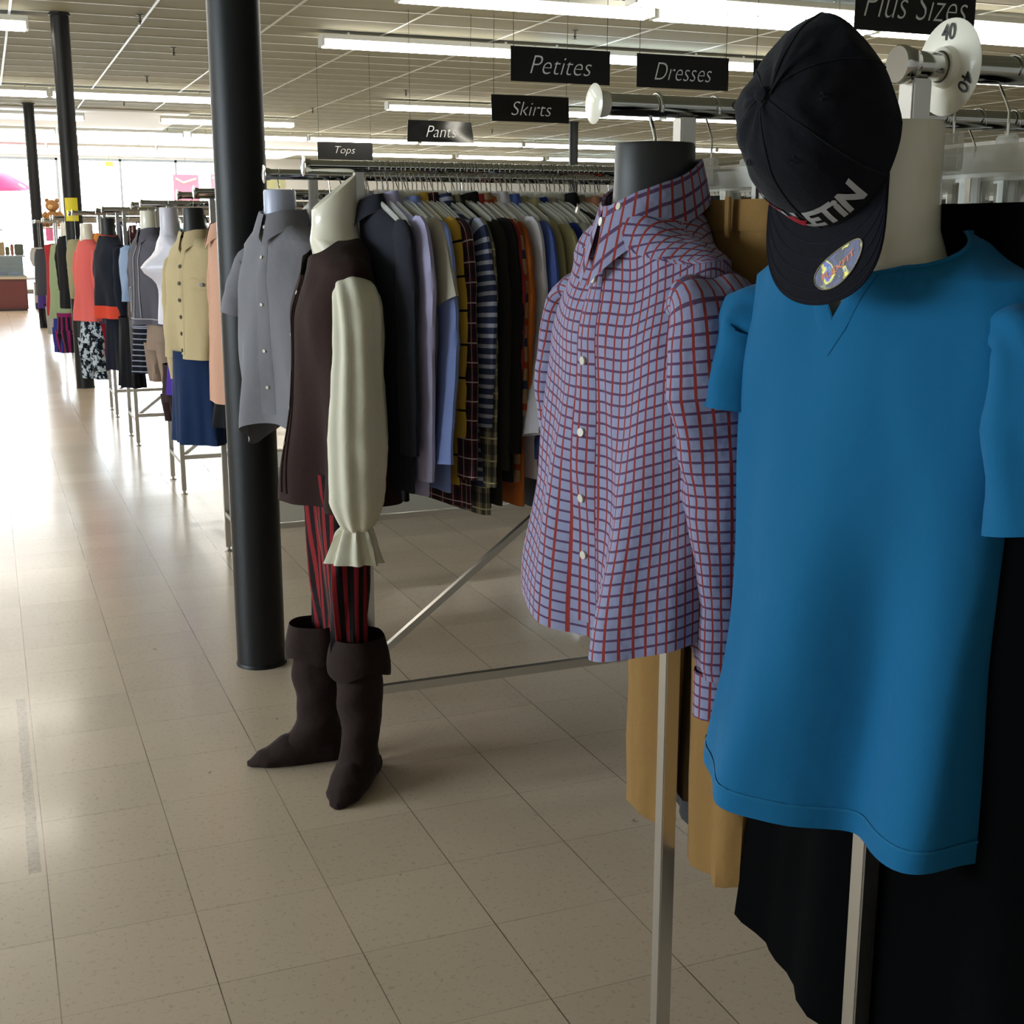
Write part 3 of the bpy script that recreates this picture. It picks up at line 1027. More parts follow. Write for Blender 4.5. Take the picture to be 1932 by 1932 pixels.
# lettering on the front panel
def front(p, off=.0012):
    # p.x along the rim to the wearer's left, p.y up the panel
    th = p.x/.09
    ph = .13+p.y/.12
    return dome(th, ph, off)
b = text_bm('BULLETiN', .05, shear=.2, offset=.0022, fit_w=.158, fit_h=.034, sub=1)
obj('lettering', map_bm(b, lambda p: front(Vector((p.x-.002, p.y+.015, 0)))), plain('silver_thread', '#b9b9bd', .5), crown, recalc=False)
RED = plain('red_thread', '#a3122a', .6)
b = B()
for (x_, y_, w_, h_) in ((-.058, .031, .03, .004), (-.034, .032, .022, .004)):
    rows = [[front(Vector((x_+w_*(i/6-.5), y_+h_*(j/2-.5), 0)), .0018) for i in range(7)] for j in range(3)]
    grid(b, rows)
rows = [[front(Vector((-.014+.013*math.cos(2*PI*i/18)*q_*(1+.35*math.sin(5*2*PI*i/18)), .014+.010*math.sin(2*PI*i/18)*q_*(1+.3*math.cos(4*2*PI*i/18)), 0)), .0024) for i in range(18)] for q_ in (.02, .5, 1)]
grid(b, rows, closed=True)
obj('red_emblem', b, RED, crown, recalc=False)
b = text_bm('CBRSE', .02, shear=.0, offset=.0008, fit_w=.024, fit_h=.0085, sub=1)
obj('rear_lettering', map_bm(b, lambda p: dome(PI-.40-p.x/.09*-1.0, .16+p.y/.12, .0015)), plain('grey_thread', '#9b9ba2', .6), crown, recalc=False)
# holographic oval sticker on the brim
k = NT('hologram')
tc_ = k.n('ShaderNodeTexCoord')
wv = k.n('ShaderNodeTexWave'); wv.inputs['Scale'].default_value = 34; wv.inputs['Distortion'].default_value = 6
k.l(tc_.outputs['Object'], wv.inputs['Vector'])
rp = k.n('ShaderNodeValToRGB')
el = rp.color_ramp.elements
el[0].position = 0; el[0].color = lin('#15131c'); el[1].position = 1; el[1].color = lin('#1f6a3a')
for p_, c_ in ((.3, '#23243f'), (.5, '#121116'), (.62, '#1c1b2a'), (.72, '#8f8420'), (.8, '#3c4468'), (.9, '#2a1f5a')):
    e_ = el.new(p_); e_.color = lin(c_)
nz = k.noise(tc_.outputs['Object'], 60, 3)
k.l(k.math('ADD', k.math('MULTIPLY', wv.outputs[1], .5), k.math('MULTIPLY_ADD', nz, 1.2, -.35)), rp.inputs[0])
k.l(rp.outputs[0], k.b.inputs['Base Color'])
k.b.inputs['Metallic'].default_value = .5; k.b.inputs['Roughness'].default_value = .35
def stk(p, off):
    a_ = R(20)
    x_ = p.x*math.cos(a_)-p.y*math.sin(a_); y_ = p.x*math.sin(a_)+p.y*math.cos(a_)
    return brim(.30+x_/.098, .56-y_/.078, off)
b = B()
grid(b, [[stk(Vector((.030*q_*math.cos(2*PI*i/40), .0175*q_*math.sin(2*PI*i/40), 0)), .0024) for i in range(40)] for q_ in (.01, .5, 1)], closed=True)
st_ = obj('sticker', b, k.m, brm, recalc=False)
b = B(); tube(b, [stk(Vector((.030*math.cos(2*PI*i/40), .0175*math.sin(2*PI*i/40), 0)), .0026) for i in range(41)], .0007, 5, caps=False)
obj('sticker_rim', b, plain('foil_rim', '#c9c4b0', .2, metal=.8), st_)
b = text_bm('FLEXFIT', .01, shear=.1, offset=.0003, fit_w=.042, fit_h=.0065, sub=1)
obj('sticker_lettering', map_bm(b, lambda p: stk(p, .0028)), plain('orange_ink', '#d0682a', .5), st_, recalc=False)
b = text_bm('L-XL', .01, fit_w=.012, fit_h=.003, sub=1)
obj('sticker_size', map_bm(b, lambda p: stk(p+Vector((.004, -.0095, 0)), .0028)), plain('pale_ink', '#b8b8c4', .5), st_, recalc=False)
# the cap's elastic hem, a second edge inside the opening
b = B(); tube(b, [dome(2*PI*i/60, .02, -.004) for i in range(61)], .003, 5, caps=False, flat=1)
obj('sweatband', b, CAPM, ct)

# ------------------------------------------------------------------ size ring, front rail
t = thing('size_ring', 'round white size divider printed 40 on the front rail', 'size divider', (.972, 1.15, RAILZ))
b = B()
prof = [(.0165, -.012), (.02, -.012), (.022, -.003), (.049, -.0012), (.05, 0), (.049, .0012), (.022, .003), (.02, .012), (.0165, .012)]
lathe(b, prof, 48)
# open centre: drop the two cap faces
for f in [f for f in b.faces if len(f.verts) > 8]: b.faces.remove(f)
rows = [[Vector((.0165*math.cos(2*PI*i/48), .0165*math.sin(2*PI*i/48), z_)) for i in range(48)] for z_ in (-.012, .012)]
grid(b, rows, closed=True)
map_bm(b, lambda p: Vector((p.z, p.x, p.y)))
obj('disc', b, plain('ivory_plastic', '#eee8d8', .35, coat=.2), t)
for k_ in range(3):
    a = PI/2-k_*2*PI/3*-1 if False else PI/2+k_*2*PI/3
    b = text_bm('40', .02, offset=.0003, fit_w=.021, fit_h=.017)
    ca_, sa_ = math.cos(a), math.sin(a)
    # seen from -x: right is -y, up is +z
    rad = Vector((0, -ca_, sa_)); tan = Vector((0, -sa_, -ca_))
    place_text(b, rad*.036+Vector((-.0022, 0, 0)), tan if True else -tan, rad, .0012)
    obj('number', b, BLACKINK, t, recalc=False)
# ------------------------------------------------------------------ pirate costume on the shirt rack's aisle end
GX, GY = .862, 3.36
t = thing('torso_form', 'cream torso form wearing the brown vest', 'torso form', (GX, GY, 1.49), R(-92))
b = form_bm(neck=(.05, .06), neck_h=.12, sh=.15, drop=.075, chest=(.15, .08), waist=(.11, .07), length=.45, top_slope=.045, top_t=.035)
obj('bust', b, FORMW, t)
VEST = cloth('#2c1b18', bs=.4, cr=30, mott=.5)
CREAM = cloth('#d8d2bd', bs=.35, cr=26, mott=.1)
t = thing('pirate_costume', 'brown pirate vest with puffed cream sleeves, on the cream torso form', 'costume', (GX, GY, 1.49), R(-92))
VS = Shirt(neck=(.078, .07), sh=.205, drop=.075, top_t=.06, chest=(.225, .12), waist=(.225, .115), hem=(.225, .125), length=.70, vneck=1.15, wrinkle=.009, fold=.02, folds=4, seed=8, fold_top=.2)
obj('vest', VS.body(96, 60), VEST, t)
b = B()
for a_ in (-.035, .035):
    tube(b, [VS.S(-PI/2+a_, 1.06+.9*i/30, .002) for i in range(31)], .0025, 5)
obj('front_edge', b, cloth('#2a1a17'), t)
buttons(t, VS, (1.13, 1.3, 1.46, 1.6, 1.75), DBUTTON, .006)
for s in (-1, 1):
    y_ = -.0 if s > 0 else .06
    p = [(s*.15, 0, -.145), (s*.20, 0, -.145), (s*.225, y_, -.26), (s*.235, y_-.01, -.5), (s*.235, y_-.015, -.66), (s*.225, y_-.015, -.735)]
    b = sleeve_bm(p, [.04, .058, .066, .076, .07, .034], seg=60, sub=9, wrinkle=.005, seed=s, flat=.8, fold=.0035, folds=8)
    sl = obj('sleeve', b, CREAM, t)
    b = sleeve_bm([(s*.225, y_-.015, -.725), (s*.225, y_-.017, -.765), (s*.225, y_-.02, -.825)], [.034, .05, .072], seg=72, sub=7, wrinkle=.003, seed=s+3, flat=.7, fold=.009, folds=9)
    obj('ruffled_cuff', b, CREAM, sl)
STR = cloth('#120d10', 'vstripe', ('#7c1a1f',), p=.034, w=.015, bs=.4, cr=30)
t = thing('striped_trousers', 'black and red striped trousers hanging below the brown vest', 'trousers', (.85, 3.37, 1.0), R(-92))
obj('legs', trousers_bm(w=.14, hip=.15, drop=.15, length=.62, t=.06, hemw=.068, seed=2, fold=.010), STR, t)
BOOTM = cloth('#281b18', bs=.5, cr=30, mott=.5)
def boot(x, y, rz, label, hgt=.44, lean=0):
    t = thing('boot_cover', label, 'boot', (x, y, 0), rz, None)
    b = B(); rows = []
    for i in range(22):
        q = i/21
        z = lerp(hgt, .035, q)
        rx = interp([(0, .066), (.45, .062), (.8, .05), (1, .056)], q); ry = interp([(0, .075), (.45, .075), (.75, .062), (1, .095)], q)
        cy = interp([(0, 0), (.7, .0), (1, -.035)], q)
        rows.append([Vector((rx*math.cos(2*PI*k/32)+.003*noise.noise(Vector((k*.7, q*9, x))), cy+ry*math.sin(2*PI*k/32)+.005*math.sin(q*20+k*.4), z)) for k in range(32)])
    vs = grid(b, rows, lambda a, c: (c/32*.4, a/21*hgt), closed=True)
    obj('shaft', b, BOOTM, t)
    b = B(); rows = []
    N = 26
    for i in range(N+1):
        q = i/N
        y_ = lerp(.075, -.215, q)
        wd = interp([(0, .02), (.15, .052), (.55, .058), (.8, .05), (.95, .026), (1, .006)], q)
        ht = interp([(0, .05), (.15, .095), (.35, .125), (.6, .085), (.85, .045), (1, .014)], q)
        row = []
        for k in range(24):
            a = 2*PI*k/24
            zz = max(0.001, ht*(.42+.58*math.sin(a)) if math.sin(a) > -.7 else .001)
            row.append(Vector((wd*math.cos(a)*(1.0 if math.sin(a) < .2 else 1-.45*(math.sin(a)-.2)), y_, zz)))
        rows.append(row)
    vs = grid(b, rows, lambda a, c: (c/24*.3, a/N*.3), closed=True)
    cap_ring(b, vs[0]); cap_ring(b, vs[-1])
    obj('foot', b, BOOTM, t)
    b = B(); rows = []
    for i in range(7):
        q = i/6
        rows.append([Vector(((.07+.016*math.sin(q*PI*.6)+.004*math.sin(5*2*PI*k/40+x*9))*math.cos(2*PI*k/40), (.08+.016*math.sin(q*PI*.6))*math.sin(2*PI*k/40),
                             hgt+.012-.10*q-.012*math.sin(3*2*PI*k/40+1)*q)) for k in range(40)])
    grid(b, rows, closed=True)
    obj('folded_cuff', b, BOOTM, t)
    return t
boot(.80, 3.45, R(-96), 'brown cloth pirate boot with its pointed toe towards the aisle', .405)
boot(.872, 3.27, R(-34), 'brown cloth pirate boot with its toe towards the camera', .41)

# ------------------------------------------------------------------ grey short-sleeved shirt at the far rail's end
t = thing('torso_form', 'pale blue-white torso form wearing the grey short-sleeved shirt', 'torso form', (.828, 3.87, 1.515), R(-60))
obj('bust', form_bm(neck=(.045, .05), neck_h=.115, sh=.11, drop=.07, chest=(.1, .05), waist=(.1, .05), length=.4, top_t=.03), FORMB, t)
b = B(); tube(b, [Vector((0, -p.x, p.z+HOOKZ-1.515)) for p in hook_pts(drop=.06)], .0022, 6)
o = obj('hook', b, CHROME, t); o.rotation_euler = (0, 0, R(62))
GREY = cloth('#77757a', bs=.45, cr=26, mott=.25)
t = thing('short_sleeved_shirt', 'grey short-sleeved button shirt hanging in front of the near black column', 'shirt', (.835, 3.87, 1.545), R(-60))
S_ = Shirt(neck=(.062, .066), sh=.165, drop=.07, top_t=.05, chest=(.175, .09), hem=(.185, .095), length=.65, hem_curve=-.09, wrinkle=.01, fold=.012, folds=4, seed=5, vneck=.3)
obj('body', S_.body(80, 50), GREY, t)
arms(t, S_, GREY, .22, .03, -.02, (.06, .062, .062), .9, 3, .007, seg=26)
obj('collar', S_.collar(.032, .055, .035, .4, 40), GREY, t)
obj('placket', S_.placket(.015, 1.95, .35, 40), GREY, t)
buttons(t, S_, (.5, 1.1, 1.35, 1.6, 1.8), r=.005)

# ------------------------------------------------------------------ shirts packed on the near rail of the second rack
RA_Y = 3.36
HG = 'clear plastic hangers with chrome hooks'
hang0 = make_hanger('hanger', 'clear plastic hanger with chrome hook on the rail of long-sleeved shirts', 'hangers on the long-sleeved shirt rail', True, False, (1.0, RA_Y, HOOKZ), R(-90))
used_h = [False]
def hanger(x, y, rz=-90, label='clear plastic hanger with chrome hook on the rail of long-sleeved shirts', group='hangers on the long-sleeved shirt rail', src=None):
    return copy_tree(src or hang0, (x, y, HOOKZ), R(rz), label, group)
def CL(c, *a, **k): return cloth(c, *a, **k)
G2 = 'long-sleeved shirts packed on the second rack'
shirts = [  # x, label, material, kwargs
    (1.00, 'dark charcoal shirt just behind the cream puffed sleeve', CL('#24252d'), {}),
    (1.045, 'lavender dress shirt with long sleeve next to the cream puffed sleeve', CL('#a9a3c4'), dict(slv=.66, length=.76)),
    (1.075, 'pale beige shirt between the lavender and light blue shirts', CL('#b0a89a'), dict(long=False, length=.6, collar=False)),
    (1.10, 'light blue dress shirt right of the lavender one', CL('#7f8fc6'), dict(slv=.6, bend=.03)),
    (1.128, 'mustard yellow shirt with thin black lines', CL('#c9a13e', 'plaid', ('#c9a13e', '#1b1714'), p=.085, w=.006), dict(slv=.55)),
    (1.155, 'dark red plaid flannel shirt beside the yellow shirt', CL('#4a1a22', 'flannel', ('#1a1620', '#b9aca8'), p=.05), dict(slv=.66, length=.8)),
    (1.185, 'navy and white diagonal-striped shirt in the middle of the rail', CL('#323956', 'hstripe', ('#a3a4b6',), p=.026, w=.010), dict(slv=.52)),
    (1.212, 'cream and navy checked shirt behind the navy-striped one', CL('#8a8168', 'flannel', ('#1e2433', '#c8bc94'), p=.06), dict(slv=.68, length=.82)),
    (1.24, 'dark charcoal-brown shirt with long sleeve', CL('#2b2924'), dict(slv=.64, length=.8)),
    (1.265, 'black shirt tucked behind the charcoal-brown one', CL('#171516'), dict(slv=.6)),
    (1.287, 'crimson-collared rust red shirt', CL('#8b2a2a'), dict(slv=.4, length=.66)),
    (1.305, 'tan shirt with broad navy and rust stripes', CL('#96775a', 'hstripe', ('#26304e', '#8a3c22'), p=.11, w=.022), dict(slv=.5)),
    (1.325, 'orange-brown shirt beside the white one', CL('#a85a24'), dict(slv=.42, length=.8)),
    (1.352, 'white dress shirt with a bent sleeve in the middle of the rail', CL('#c9c4cc'), dict(slv=.55, bend=.05)),
    (1.385, 'medium blue dress shirt right of the white one', CL('#4f62a8'), dict(slv=.62, bend=.02)),
    (1.415, 'khaki shirt with rolled cuff', CL('#9c9370'), dict(slv=.56)),
    (1.44, 'second khaki shirt close behind the first', CL('#a39a74'), dict(slv=.6)),
    (1.47, 'royal blue shirt between the khaki and taupe shirts', CL('#1e2f7e'), dict(slv=.52)),
    (1.50, 'taupe grey shirt with pointed collar', CL('#8d877c'), dict(slv=.55)),
    (1.53, 'light grey-beige shirt near the checked shirt', CL('#9a9384'), dict(slv=.6)),
    (1.56, 'black shirt near the checked shirt', CL('#131214'), dict(slv=.6, length=.78)),
    (1.59, 'brownish taupe shirt near the checked shirt', CL('#7c7363'), dict(slv=.6)),
    (1.625, 'peach shirt deep on the rail', CL('#b98066'), dict(slv=.5)),
    (1.655, 'lilac shirt deep on the rail', CL('#77709a'), dict(slv=.5)),
    (1.685, 'bright orange shirt deep on the rail', CL('#d1502a'), dict(slv=.5)),
    (1.73, 'dark green shirt deep on the rail', CL('#2c3a2a'), {}),
    (1.78, 'dark grey shirt deep on the rail', CL('#33333a'), {}),
    (1.84, 'maroon shirt deep on the rail', CL('#4b1c22'), {}),
]
rnd = random.Random(4)
for i, (x, lb, m, kw) in enumerate(shirts):
    yaw = -78+rnd.uniform(-3, 3)
    x -= .05
    hanging_shirt(lb, x, RA_Y+rnd.uniform(-.012, .012), m, yaw, group=None, seed=i*1.37, z=1.578+rnd.uniform(-.008, .01), sh=rnd.uniform(.195, .215), **kw)
    if i == 0: hang0.location = (x, RA_Y, HOOKZ); hang0.rotation_euler = (0, 0, R(yaw))
    else: hanger(x, RA_Y, yaw)
for x in (1.03, 1.06, 1.09, 1.115, 1.14, 1.17, 1.2, 1.255, 1.275, 1.296, 1.34, 1.37, 1.40, 1.455, 1.49, 1.52, 1.545, 1.575, 1.61, 1.64, 1.67):
    hanger(x-.05, RA_Y, -80+rnd.uniform(-5, 5))
# garments on the far rail of the same rack, seen between and below the others
LB2 = 'clear plastic hanger with chrome hook on the rail behind the long-sleeved shirts'
back = [(1.02, 'dark denim shirt just behind the brown vest', '#2b3344', None, .7), (1.09, 'dark navy jacket behind the brown vest', '#191c28', None, .74), (1.16, 'black top with ragged lace hem, low behind the vest', '#0d0d10', None, .88),
        (1.23, 'grey knit shirt on the rear rail', '#5c5b60', None, .72), (1.31, 'brown plaid flannel shirt on the rear rail, hanging low', '#3c302c', 'fl', .9), (1.38, 'grey and tan flannel shirt on the rear rail', '#6a5f50', 'fl', .92),
        (1.46, 'maroon shirt on the rear rail, hanging low', '#341218', None, .88), (1.54, 'rust orange shirt on the rear rail', '#8c3f1c', None, .82), (1.62, 'grey-olive shirt on the rear rail', '#6c6a58', None, .82),
        (1.70, 'black trousers-length coat on the rear rail', '#0c0c0e', None, 1.0), (1.79, 'taupe shirt on the rear rail', '#77705f', None, .85), (1.88, 'dark blue shirt on the rear rail', '#1c2742', None, .8),
        (1.98, 'black shirt on the rear rail', '#111114', None, .8), (2.08, 'olive shirt on the rear rail', '#4b4a34', None, .8)]
for i, (x, lb, c, pt, ln) in enumerate(back):
    m = CL(c) if not pt else CL(c, 'flannel', ('#1c1a1c', '#b7a98c'), p=.055+.01*(i % 2))
    yaw = -90+rnd.uniform(-8, 8)
    hanging_shirt(lb, x, 3.87, m, yaw, seed=i*2.1+50, length=ln, slv=.58, res=(32, 18))
    hanger(x, 3.87, yaw, LB2, 'hangers on the rear shirt rail')
for i in range(26):
    hanger(.93+i*.043+rnd.uniform(-.01, .01), 3.87, -90+rnd.uniform(-12, 12), LB2, 'hangers on the rear shirt rail')

# ------------------------------------------------------------------ trousers on the rail behind the checked shirt
def hung_trousers(label, x, y, mat, yaw=-90, top=1.545, w=.19, hip=.21, length=1.0, seed=0, details=False, hemw=.1, cat='trousers', t_=.03, sag=0):
    t = thing('trousers', label, cat, (x, y, top), R(yaw))
    obj('legs', trousers_bm(w=w, hip=hip, drop=.22, length=length, t=t_, hemw=hemw, seed=seed, fold=.006, sag=sag), mat, t)
    if top < 1.4 and y > 5:
        b = B(); tube(b, [(0, 0, -.01), (0, .004, (HOOKZ-top)*.5), (0, 0, HOOKZ-top-.03)], .002, 5); tube(b, [Vector((-p.x, 0, p.z+HOOKZ-top)) for p in hook_pts(drop=.06)], .002, 5)
        obj('hanging_wire', b, CHROME, t)
    b = B(); rows = []
    for i in range(4):
        rows.append([Vector(((w+.004+.003*(i in (1, 2)))*math.cos(2*PI*k/36), (t_+.005)*math.sin(2*PI*k/36), .002-.014*i)) for k in range(36)])
    grid(b, rows, closed=True)
    obj('waistband', b, mat, t)
    if details:
        for s in (-1, 1):
            b = B(); box(b, (s*.10, -t_*1.25-.004, -.30), (.12, .006, .13), bevel=.002)
            obj('cargo_pocket', b, mat, t)
            b = B(); box(b, (s*.10, -t_*1.25-.009, -.255), (.122, .005, .04), bevel=.002)
            obj('pocket_flap', b, mat, t)
        for q in (-.13, 0.0, .13):
            b = B(); box(b, (q, -t_-.007, -.022), (.012, .004, .055), bevel=.001)
            obj('belt_loop', b, mat, t)
    return t
KH = CL('#846438', bs=.5, cr=24, mott=.35)
hung_trousers('brown-khaki cargo trousers clipped up behind the checked shirt', .975, 1.66, KH, -90, 1.545, .185, .205, 1.0, 1, True, hemw=.074, sag=.012)
hung_trousers('second khaki trousers close behind the first pair', 1.035, 1.65, CL('#7d6a4a', bs=.5, cr=24), -88, 1.54, .18, .2, .96, 4, False, hemw=.07)
hung_trousers('dark grey trousers behind the khaki pair', 1.09, 1.63, CL('#2d2e2f'), -90, 1.54, .2, .24, 1.05, 7, False, hemw=.122)
clip0 = make_hanger('clip_hanger', 'clear clip hanger gripping the brown-khaki cargo trousers', None, True, True, (.975, 1.64, HOOKZ), R(-90))
copy_tree(clip0, (1.035, 1.64, HOOKZ), R(-87), 'clear clip hanger gripping the second khaki trousers')
copy_tree(clip0, (1.09, 1.64, HOOKZ), R(-92), 'clear clip hanger gripping the dark grey trousers')
for i in range(28):
    x = 1.17+i*.07
    copy_tree(clip0, (x, 1.64, HOOKZ), R(-90+rnd.uniform(-8, 8)), 'clear clip hanger behind the size divider on the rear rail', 'clip hangers behind the size divider')
cols = ['#141416', '#1f1d1c', '#232428', '#101012', '#2c2a28', '#16161a']
for i in range(10):
    hung_trousers(['black jeans', 'dark charcoal trousers'][i % 2]+', %s of the dark pairs behind the size divider' % ords[i], 1.17+i*.08, 1.63, CL(cols[i % 6]), -90+rnd.uniform(-5, 5), 1.54, .19, .21, 1.0, i+11, False)
dp = [hung_trousers('dark trousers added for shade at the hidden far end of the rear rail of the front rack', 2.0+k*.08, 1.63, CL(cols[k]), -90, 1.54, .19, .21, 1.0, k+40, False) for k in range(3)]  # hidden pairs added to keep light off the floor below
for k in range(3): dp[k]['group'] = 'trousers at the far end of the front rack'
for i in range(3, 14):
    copy_tree(dp[i % 3], (2.0+i*.08, 1.63, 1.54), R(-90+rnd.uniform(-4, 4)))

# ------------------------------------------------------------------ black garments on the front rail
BK = [cloth('#050506', bs=.3, sheen=0, rough=1.0, spec=.04), cloth('#070708', bs=.3, sheen=0, rough=1.0, spec=.04), cloth('#040405', bs=.3, sheen=0, rough=1.0, spec=.04)]
def long_skirt(label, x, y, mat, top=1.53, w=.17, hem=.3, length=1.1, yaw=-90, seed=0, t_=.025, ht=.05, jag=0, cat='skirt', folds=6, curve=0):
    t = thing('skirt', label, cat, (x, y, top), R(yaw))
    obj('panel', skirt_bm(w=w, hem=hem, t=t_, ht=ht, length=length, seed=seed, fold=.014, folds=folds, jag=jag, curve=curve), mat, t)
    b = B(); rows = []
    for i in range(4):
        rows.append([Vector(((w+.004)*math.cos(2*PI*k/36), (t_+.004)*math.sin(2*PI*k/36), .002-.012*i)) for k in range(36)])
    grid(b, rows, closed=True)
    obj('waistband', b, mat, t)
    return t
fr = [(.985, 'flared black skirt hanging lowest towards the khaki trousers', .34, 1.03, .0), (1.06, 'black skirt with rounded hem behind the blue T-shirt', .27, 1.02, .02), (1.15, 'long black dress behind the steel leg', .25, 1.04, 0),
      (1.205, 'second long black dress right of the steel leg', .19, 1.1, 0), (1.26, 'floor-length black dress at the right edge', .19, 1.4, 0), (1.32, 'third long black dress deep on the front rail', .19, 1.35, 0), (1.38, 'fourth long black dress deep on the front rail', .19, 1.38, 0)]
clipf = None
for i, (x, lb, hm, ln, cv) in enumerate(fr):
    yaw = -90+rnd.uniform(-3, 3)
    long_skirt(lb, x, 1.15, BK[i % 3], 1.53, .17, hm, ln, yaw, i*1.9, curve=cv)
    copy_tree(clip0, (x, 1.15, HOOKZ), R(yaw), 'clear clip hanger with chrome hook on the front rail beside the size divider', 'clip hangers on the front rail')
t = thing('price_tag', 'purple price tag tied under the blue T-shirt sleeve', 'tag', (1.0, .93, 1.2), R(-60))
b = B()
grid(b, [[Vector((lerp(-.012, .012, i/4), .012*math.sin(j/12*2.2)-.02*(j/12)**2, -.09*j/12)) for i in range(5)] for j in range(13)])
grid(b, [[Vector((lerp(-.012, .012, i/4), .0008+.012*math.sin(j/12*2.2)-.02*(j/12)**2, -.09*j/12)) for i in range(5)] for j in range(13)])
obj('card', b, plain('purple_card', '#5a1550', .5), t)
b = B(); tube(b, [(0, 0, 0), (.002, .004, .025), (.008, .01, .05)], .0008, 5)
obj('fastener', b, WHITEP, t)
# ------------------------------------------------------------------ garments on the racks farther down the aisle
def packed(x0, y, cols, where, kinds, seed, step=.075, n=8, rail_label=None, length=.74):
    r_ = random.Random(seed)
    for i in range(n):
        nm, c = cols[i % len(cols)]
        x = x0+i*step+r_.uniform(-.01, .01)
        hanging_shirt('%s shirt, %s' % (nm, where), x, y, CL(c), -90+r_.uniform(-8, 8), seed=seed+i*1.3, length=length+r_.uniform(-.08, .1), slv=.55, res=(26, 14), long=i % 3 != 1, collar=i % 2 == 0, name='shirt')
        hanger(x, y, -90+r_.uniform(-8, 8), 'clear plastic hanger, %s' % where, 'hangers, %s' % where)
def extra_hangers(x0, y, n, where, seed):
    r_ = random.Random(seed)
    for i in range(n): hanger(x0+i*.07+r_.uniform(-.02, .02), y, -90+r_.uniform(-10, 10), 'clear plastic hanger, %s' % where, 'hangers, %s' % where)
extra_hangers(1.12, 5.57, 14, 'on the rack beyond the near column', 31)
extra_hangers(1.12, 6.07, 12, 'on the rack beyond the near column', 32)
extra_hangers(1.1, 7.57, 8, 'on the rack behind the beige jacket', 33)
extra_hangers(1.1, 8.06, 8, 'on the rack behind the beige jacket', 34)
packed(1.14, 5.57, [('black', '#15151a'), ('charcoal', '#303036'), ('tan', '#8b7a5c'), ('navy', '#1c2440'), ('brown', '#4b382c'), ('grey', '#6d6c70'), ('plum', '#3a2436'), ('white', '#bcb8b0')], 'on the near rail past the near column', None, 101, .11, 8)
packed(1.2, 6.07, [('olive', '#4a4834'), ('pale grey', '#98959a'), ('dark blue', '#1d2a4a'), ('rose', '#93626a'), ('black', '#131316'), ('cream', '#b5ab90')], 'on the rail with the beige jacket', None, 102, .14, 6)
packed(1.15, 7.57, [('black', '#141416'), ('purple', '#3b2b66'), ('grey', '#67666a'), ('teal', '#1e5a62'), ('brown', '#44342a')], 'on the rail with the white bust', None, 103, .13, 5)
packed(1.16, 9.5, [('navy', '#1a2038'), ('teal', '#1f7a86'), ('black', '#131316')], 'on the rail with the black camisole', None, 104, .12, 3)
packed(1.08, 11.6, [('slate blue', '#4a4f6e'), ('wine red', '#5c1d26'), ('black', '#141417')], 'on the rail with the coral top', None, 105, .12, 3)

def dressed(label, x, y, mat, form=None, form_label=None, yaw=-88, z=1.5, length=.62, chest=(.2, .1), hem=(.21, .1), sh=.18, slv=.5, collar=False, vneck=.4, name='jacket', cat='jacket', seed=0, out=.02, btn=0, res=(48, 30), long=True, fold=.012, sleeves=True, bm_=DBUTTON, hoff=0, lean=0, open_=0):
    if form is not None:
        f = thing('torso_form', form_label, 'torso form', (x, y, z), R(yaw))
        obj('bust', form_bm(neck=(.045, .05), neck_h=.12, sh=.11, drop=.075, chest=(.1, .05), waist=(.09, .045), length=.35, top_t=.03), form, f)
        b = B(); tube(b, [Vector((0, -p.x, p.z+HOOKZ-z)) for p in hook_pts(drop=.08)], .0022, 6)
        o = obj('hook', b, CHROME, f); o.rotation_euler = (0, 0, R(-yaw))
    t = thing(name, label, cat, (x, y, z), R(yaw))
    if form is None:
        b = B(); tube(b, [Vector((-p.x, 0, p.z+HOOKZ-z)) for p in hook_pts(drop=HOOKZ-z-.0)], .0022, 6); tube(b, [(-sh*.8, 0, -.05), (0, 0, .0), (sh*.8, 0, -.05)], .004, 6)
        obj('hanger_wire', b, CHROME, t)
    S = Shirt(neck=(.068, .062), sh=sh, drop=.07, top_t=.05, chest=chest, hem=hem, length=length, vneck=vneck, wrinkle=.008, fold=fold, folds=4, seed=seed, lean=lean)
    obj('body', S.body(res[0], res[1], open_front=open_), mat, t)
    if sleeves: arms(t, S, mat, slv, out, .0, (.06, .062, .055, .045), .8, seed, .006, seg=22)
    if collar: obj('collar', S.collar(.03, .06, .04, .5, 30), mat, t)
    if btn:
        b = S.placket(.014, 1.96, .5, 24); obj('placket', b, mat, t)
        buttons(t, S, [1.02+.9*i/(btn-1) for i in range(btn)], bm_, .009)
    return t, S
# beige button jacket
BE = CL('#b5a27c', bs=.4, cr=30, mott=.25)
t, S = dressed('beige button jacket with dark buttons, left of the near black column', .90, 6.07, BE, FORMK, 'black torso form inside the beige jacket', -62, 1.5, .56, (.19, .1), (.175, .10), .185, .6, True, .25, 'jacket', 'jacket', 21, .0, 7)
for T in (1.27, 1.36):
    b = B(); rows = [[S.S(-PI/2+.35+.9*i/10, T+.012*j, .004) for i in range(11)] for j in (0, 1)]
    grid(b, rows); obj('pocket_flap', b, BE, t)
p, n = S.button_pos(1.31, -PI/2+.75, .007)
b = B(); disc(b, p, n, .009, .003); obj('pocket_button', b, DBUTTON, t)
long_skirt('dark blue denim skirt below the beige jacket', .885, 6.09, CL('#15284a', bs=.4), .97, .14, .165, .43, -62, 3, .09, .1, folds=5)
dressed('peach blouse squeezed between the beige jacket and the near column', .955, 5.57, CL('#c0937c'), None, None, -90, 1.53, .74, (.17, .07), (.19, .08), .17, .66, True, .3, 'blouse', 'blouse', 23, .02)
long_skirt('black skirt under the peach blouse', .96, 5.60, CL('#0c0c10'), .87, .13, .15, .19, -80, 5, .06, .08)
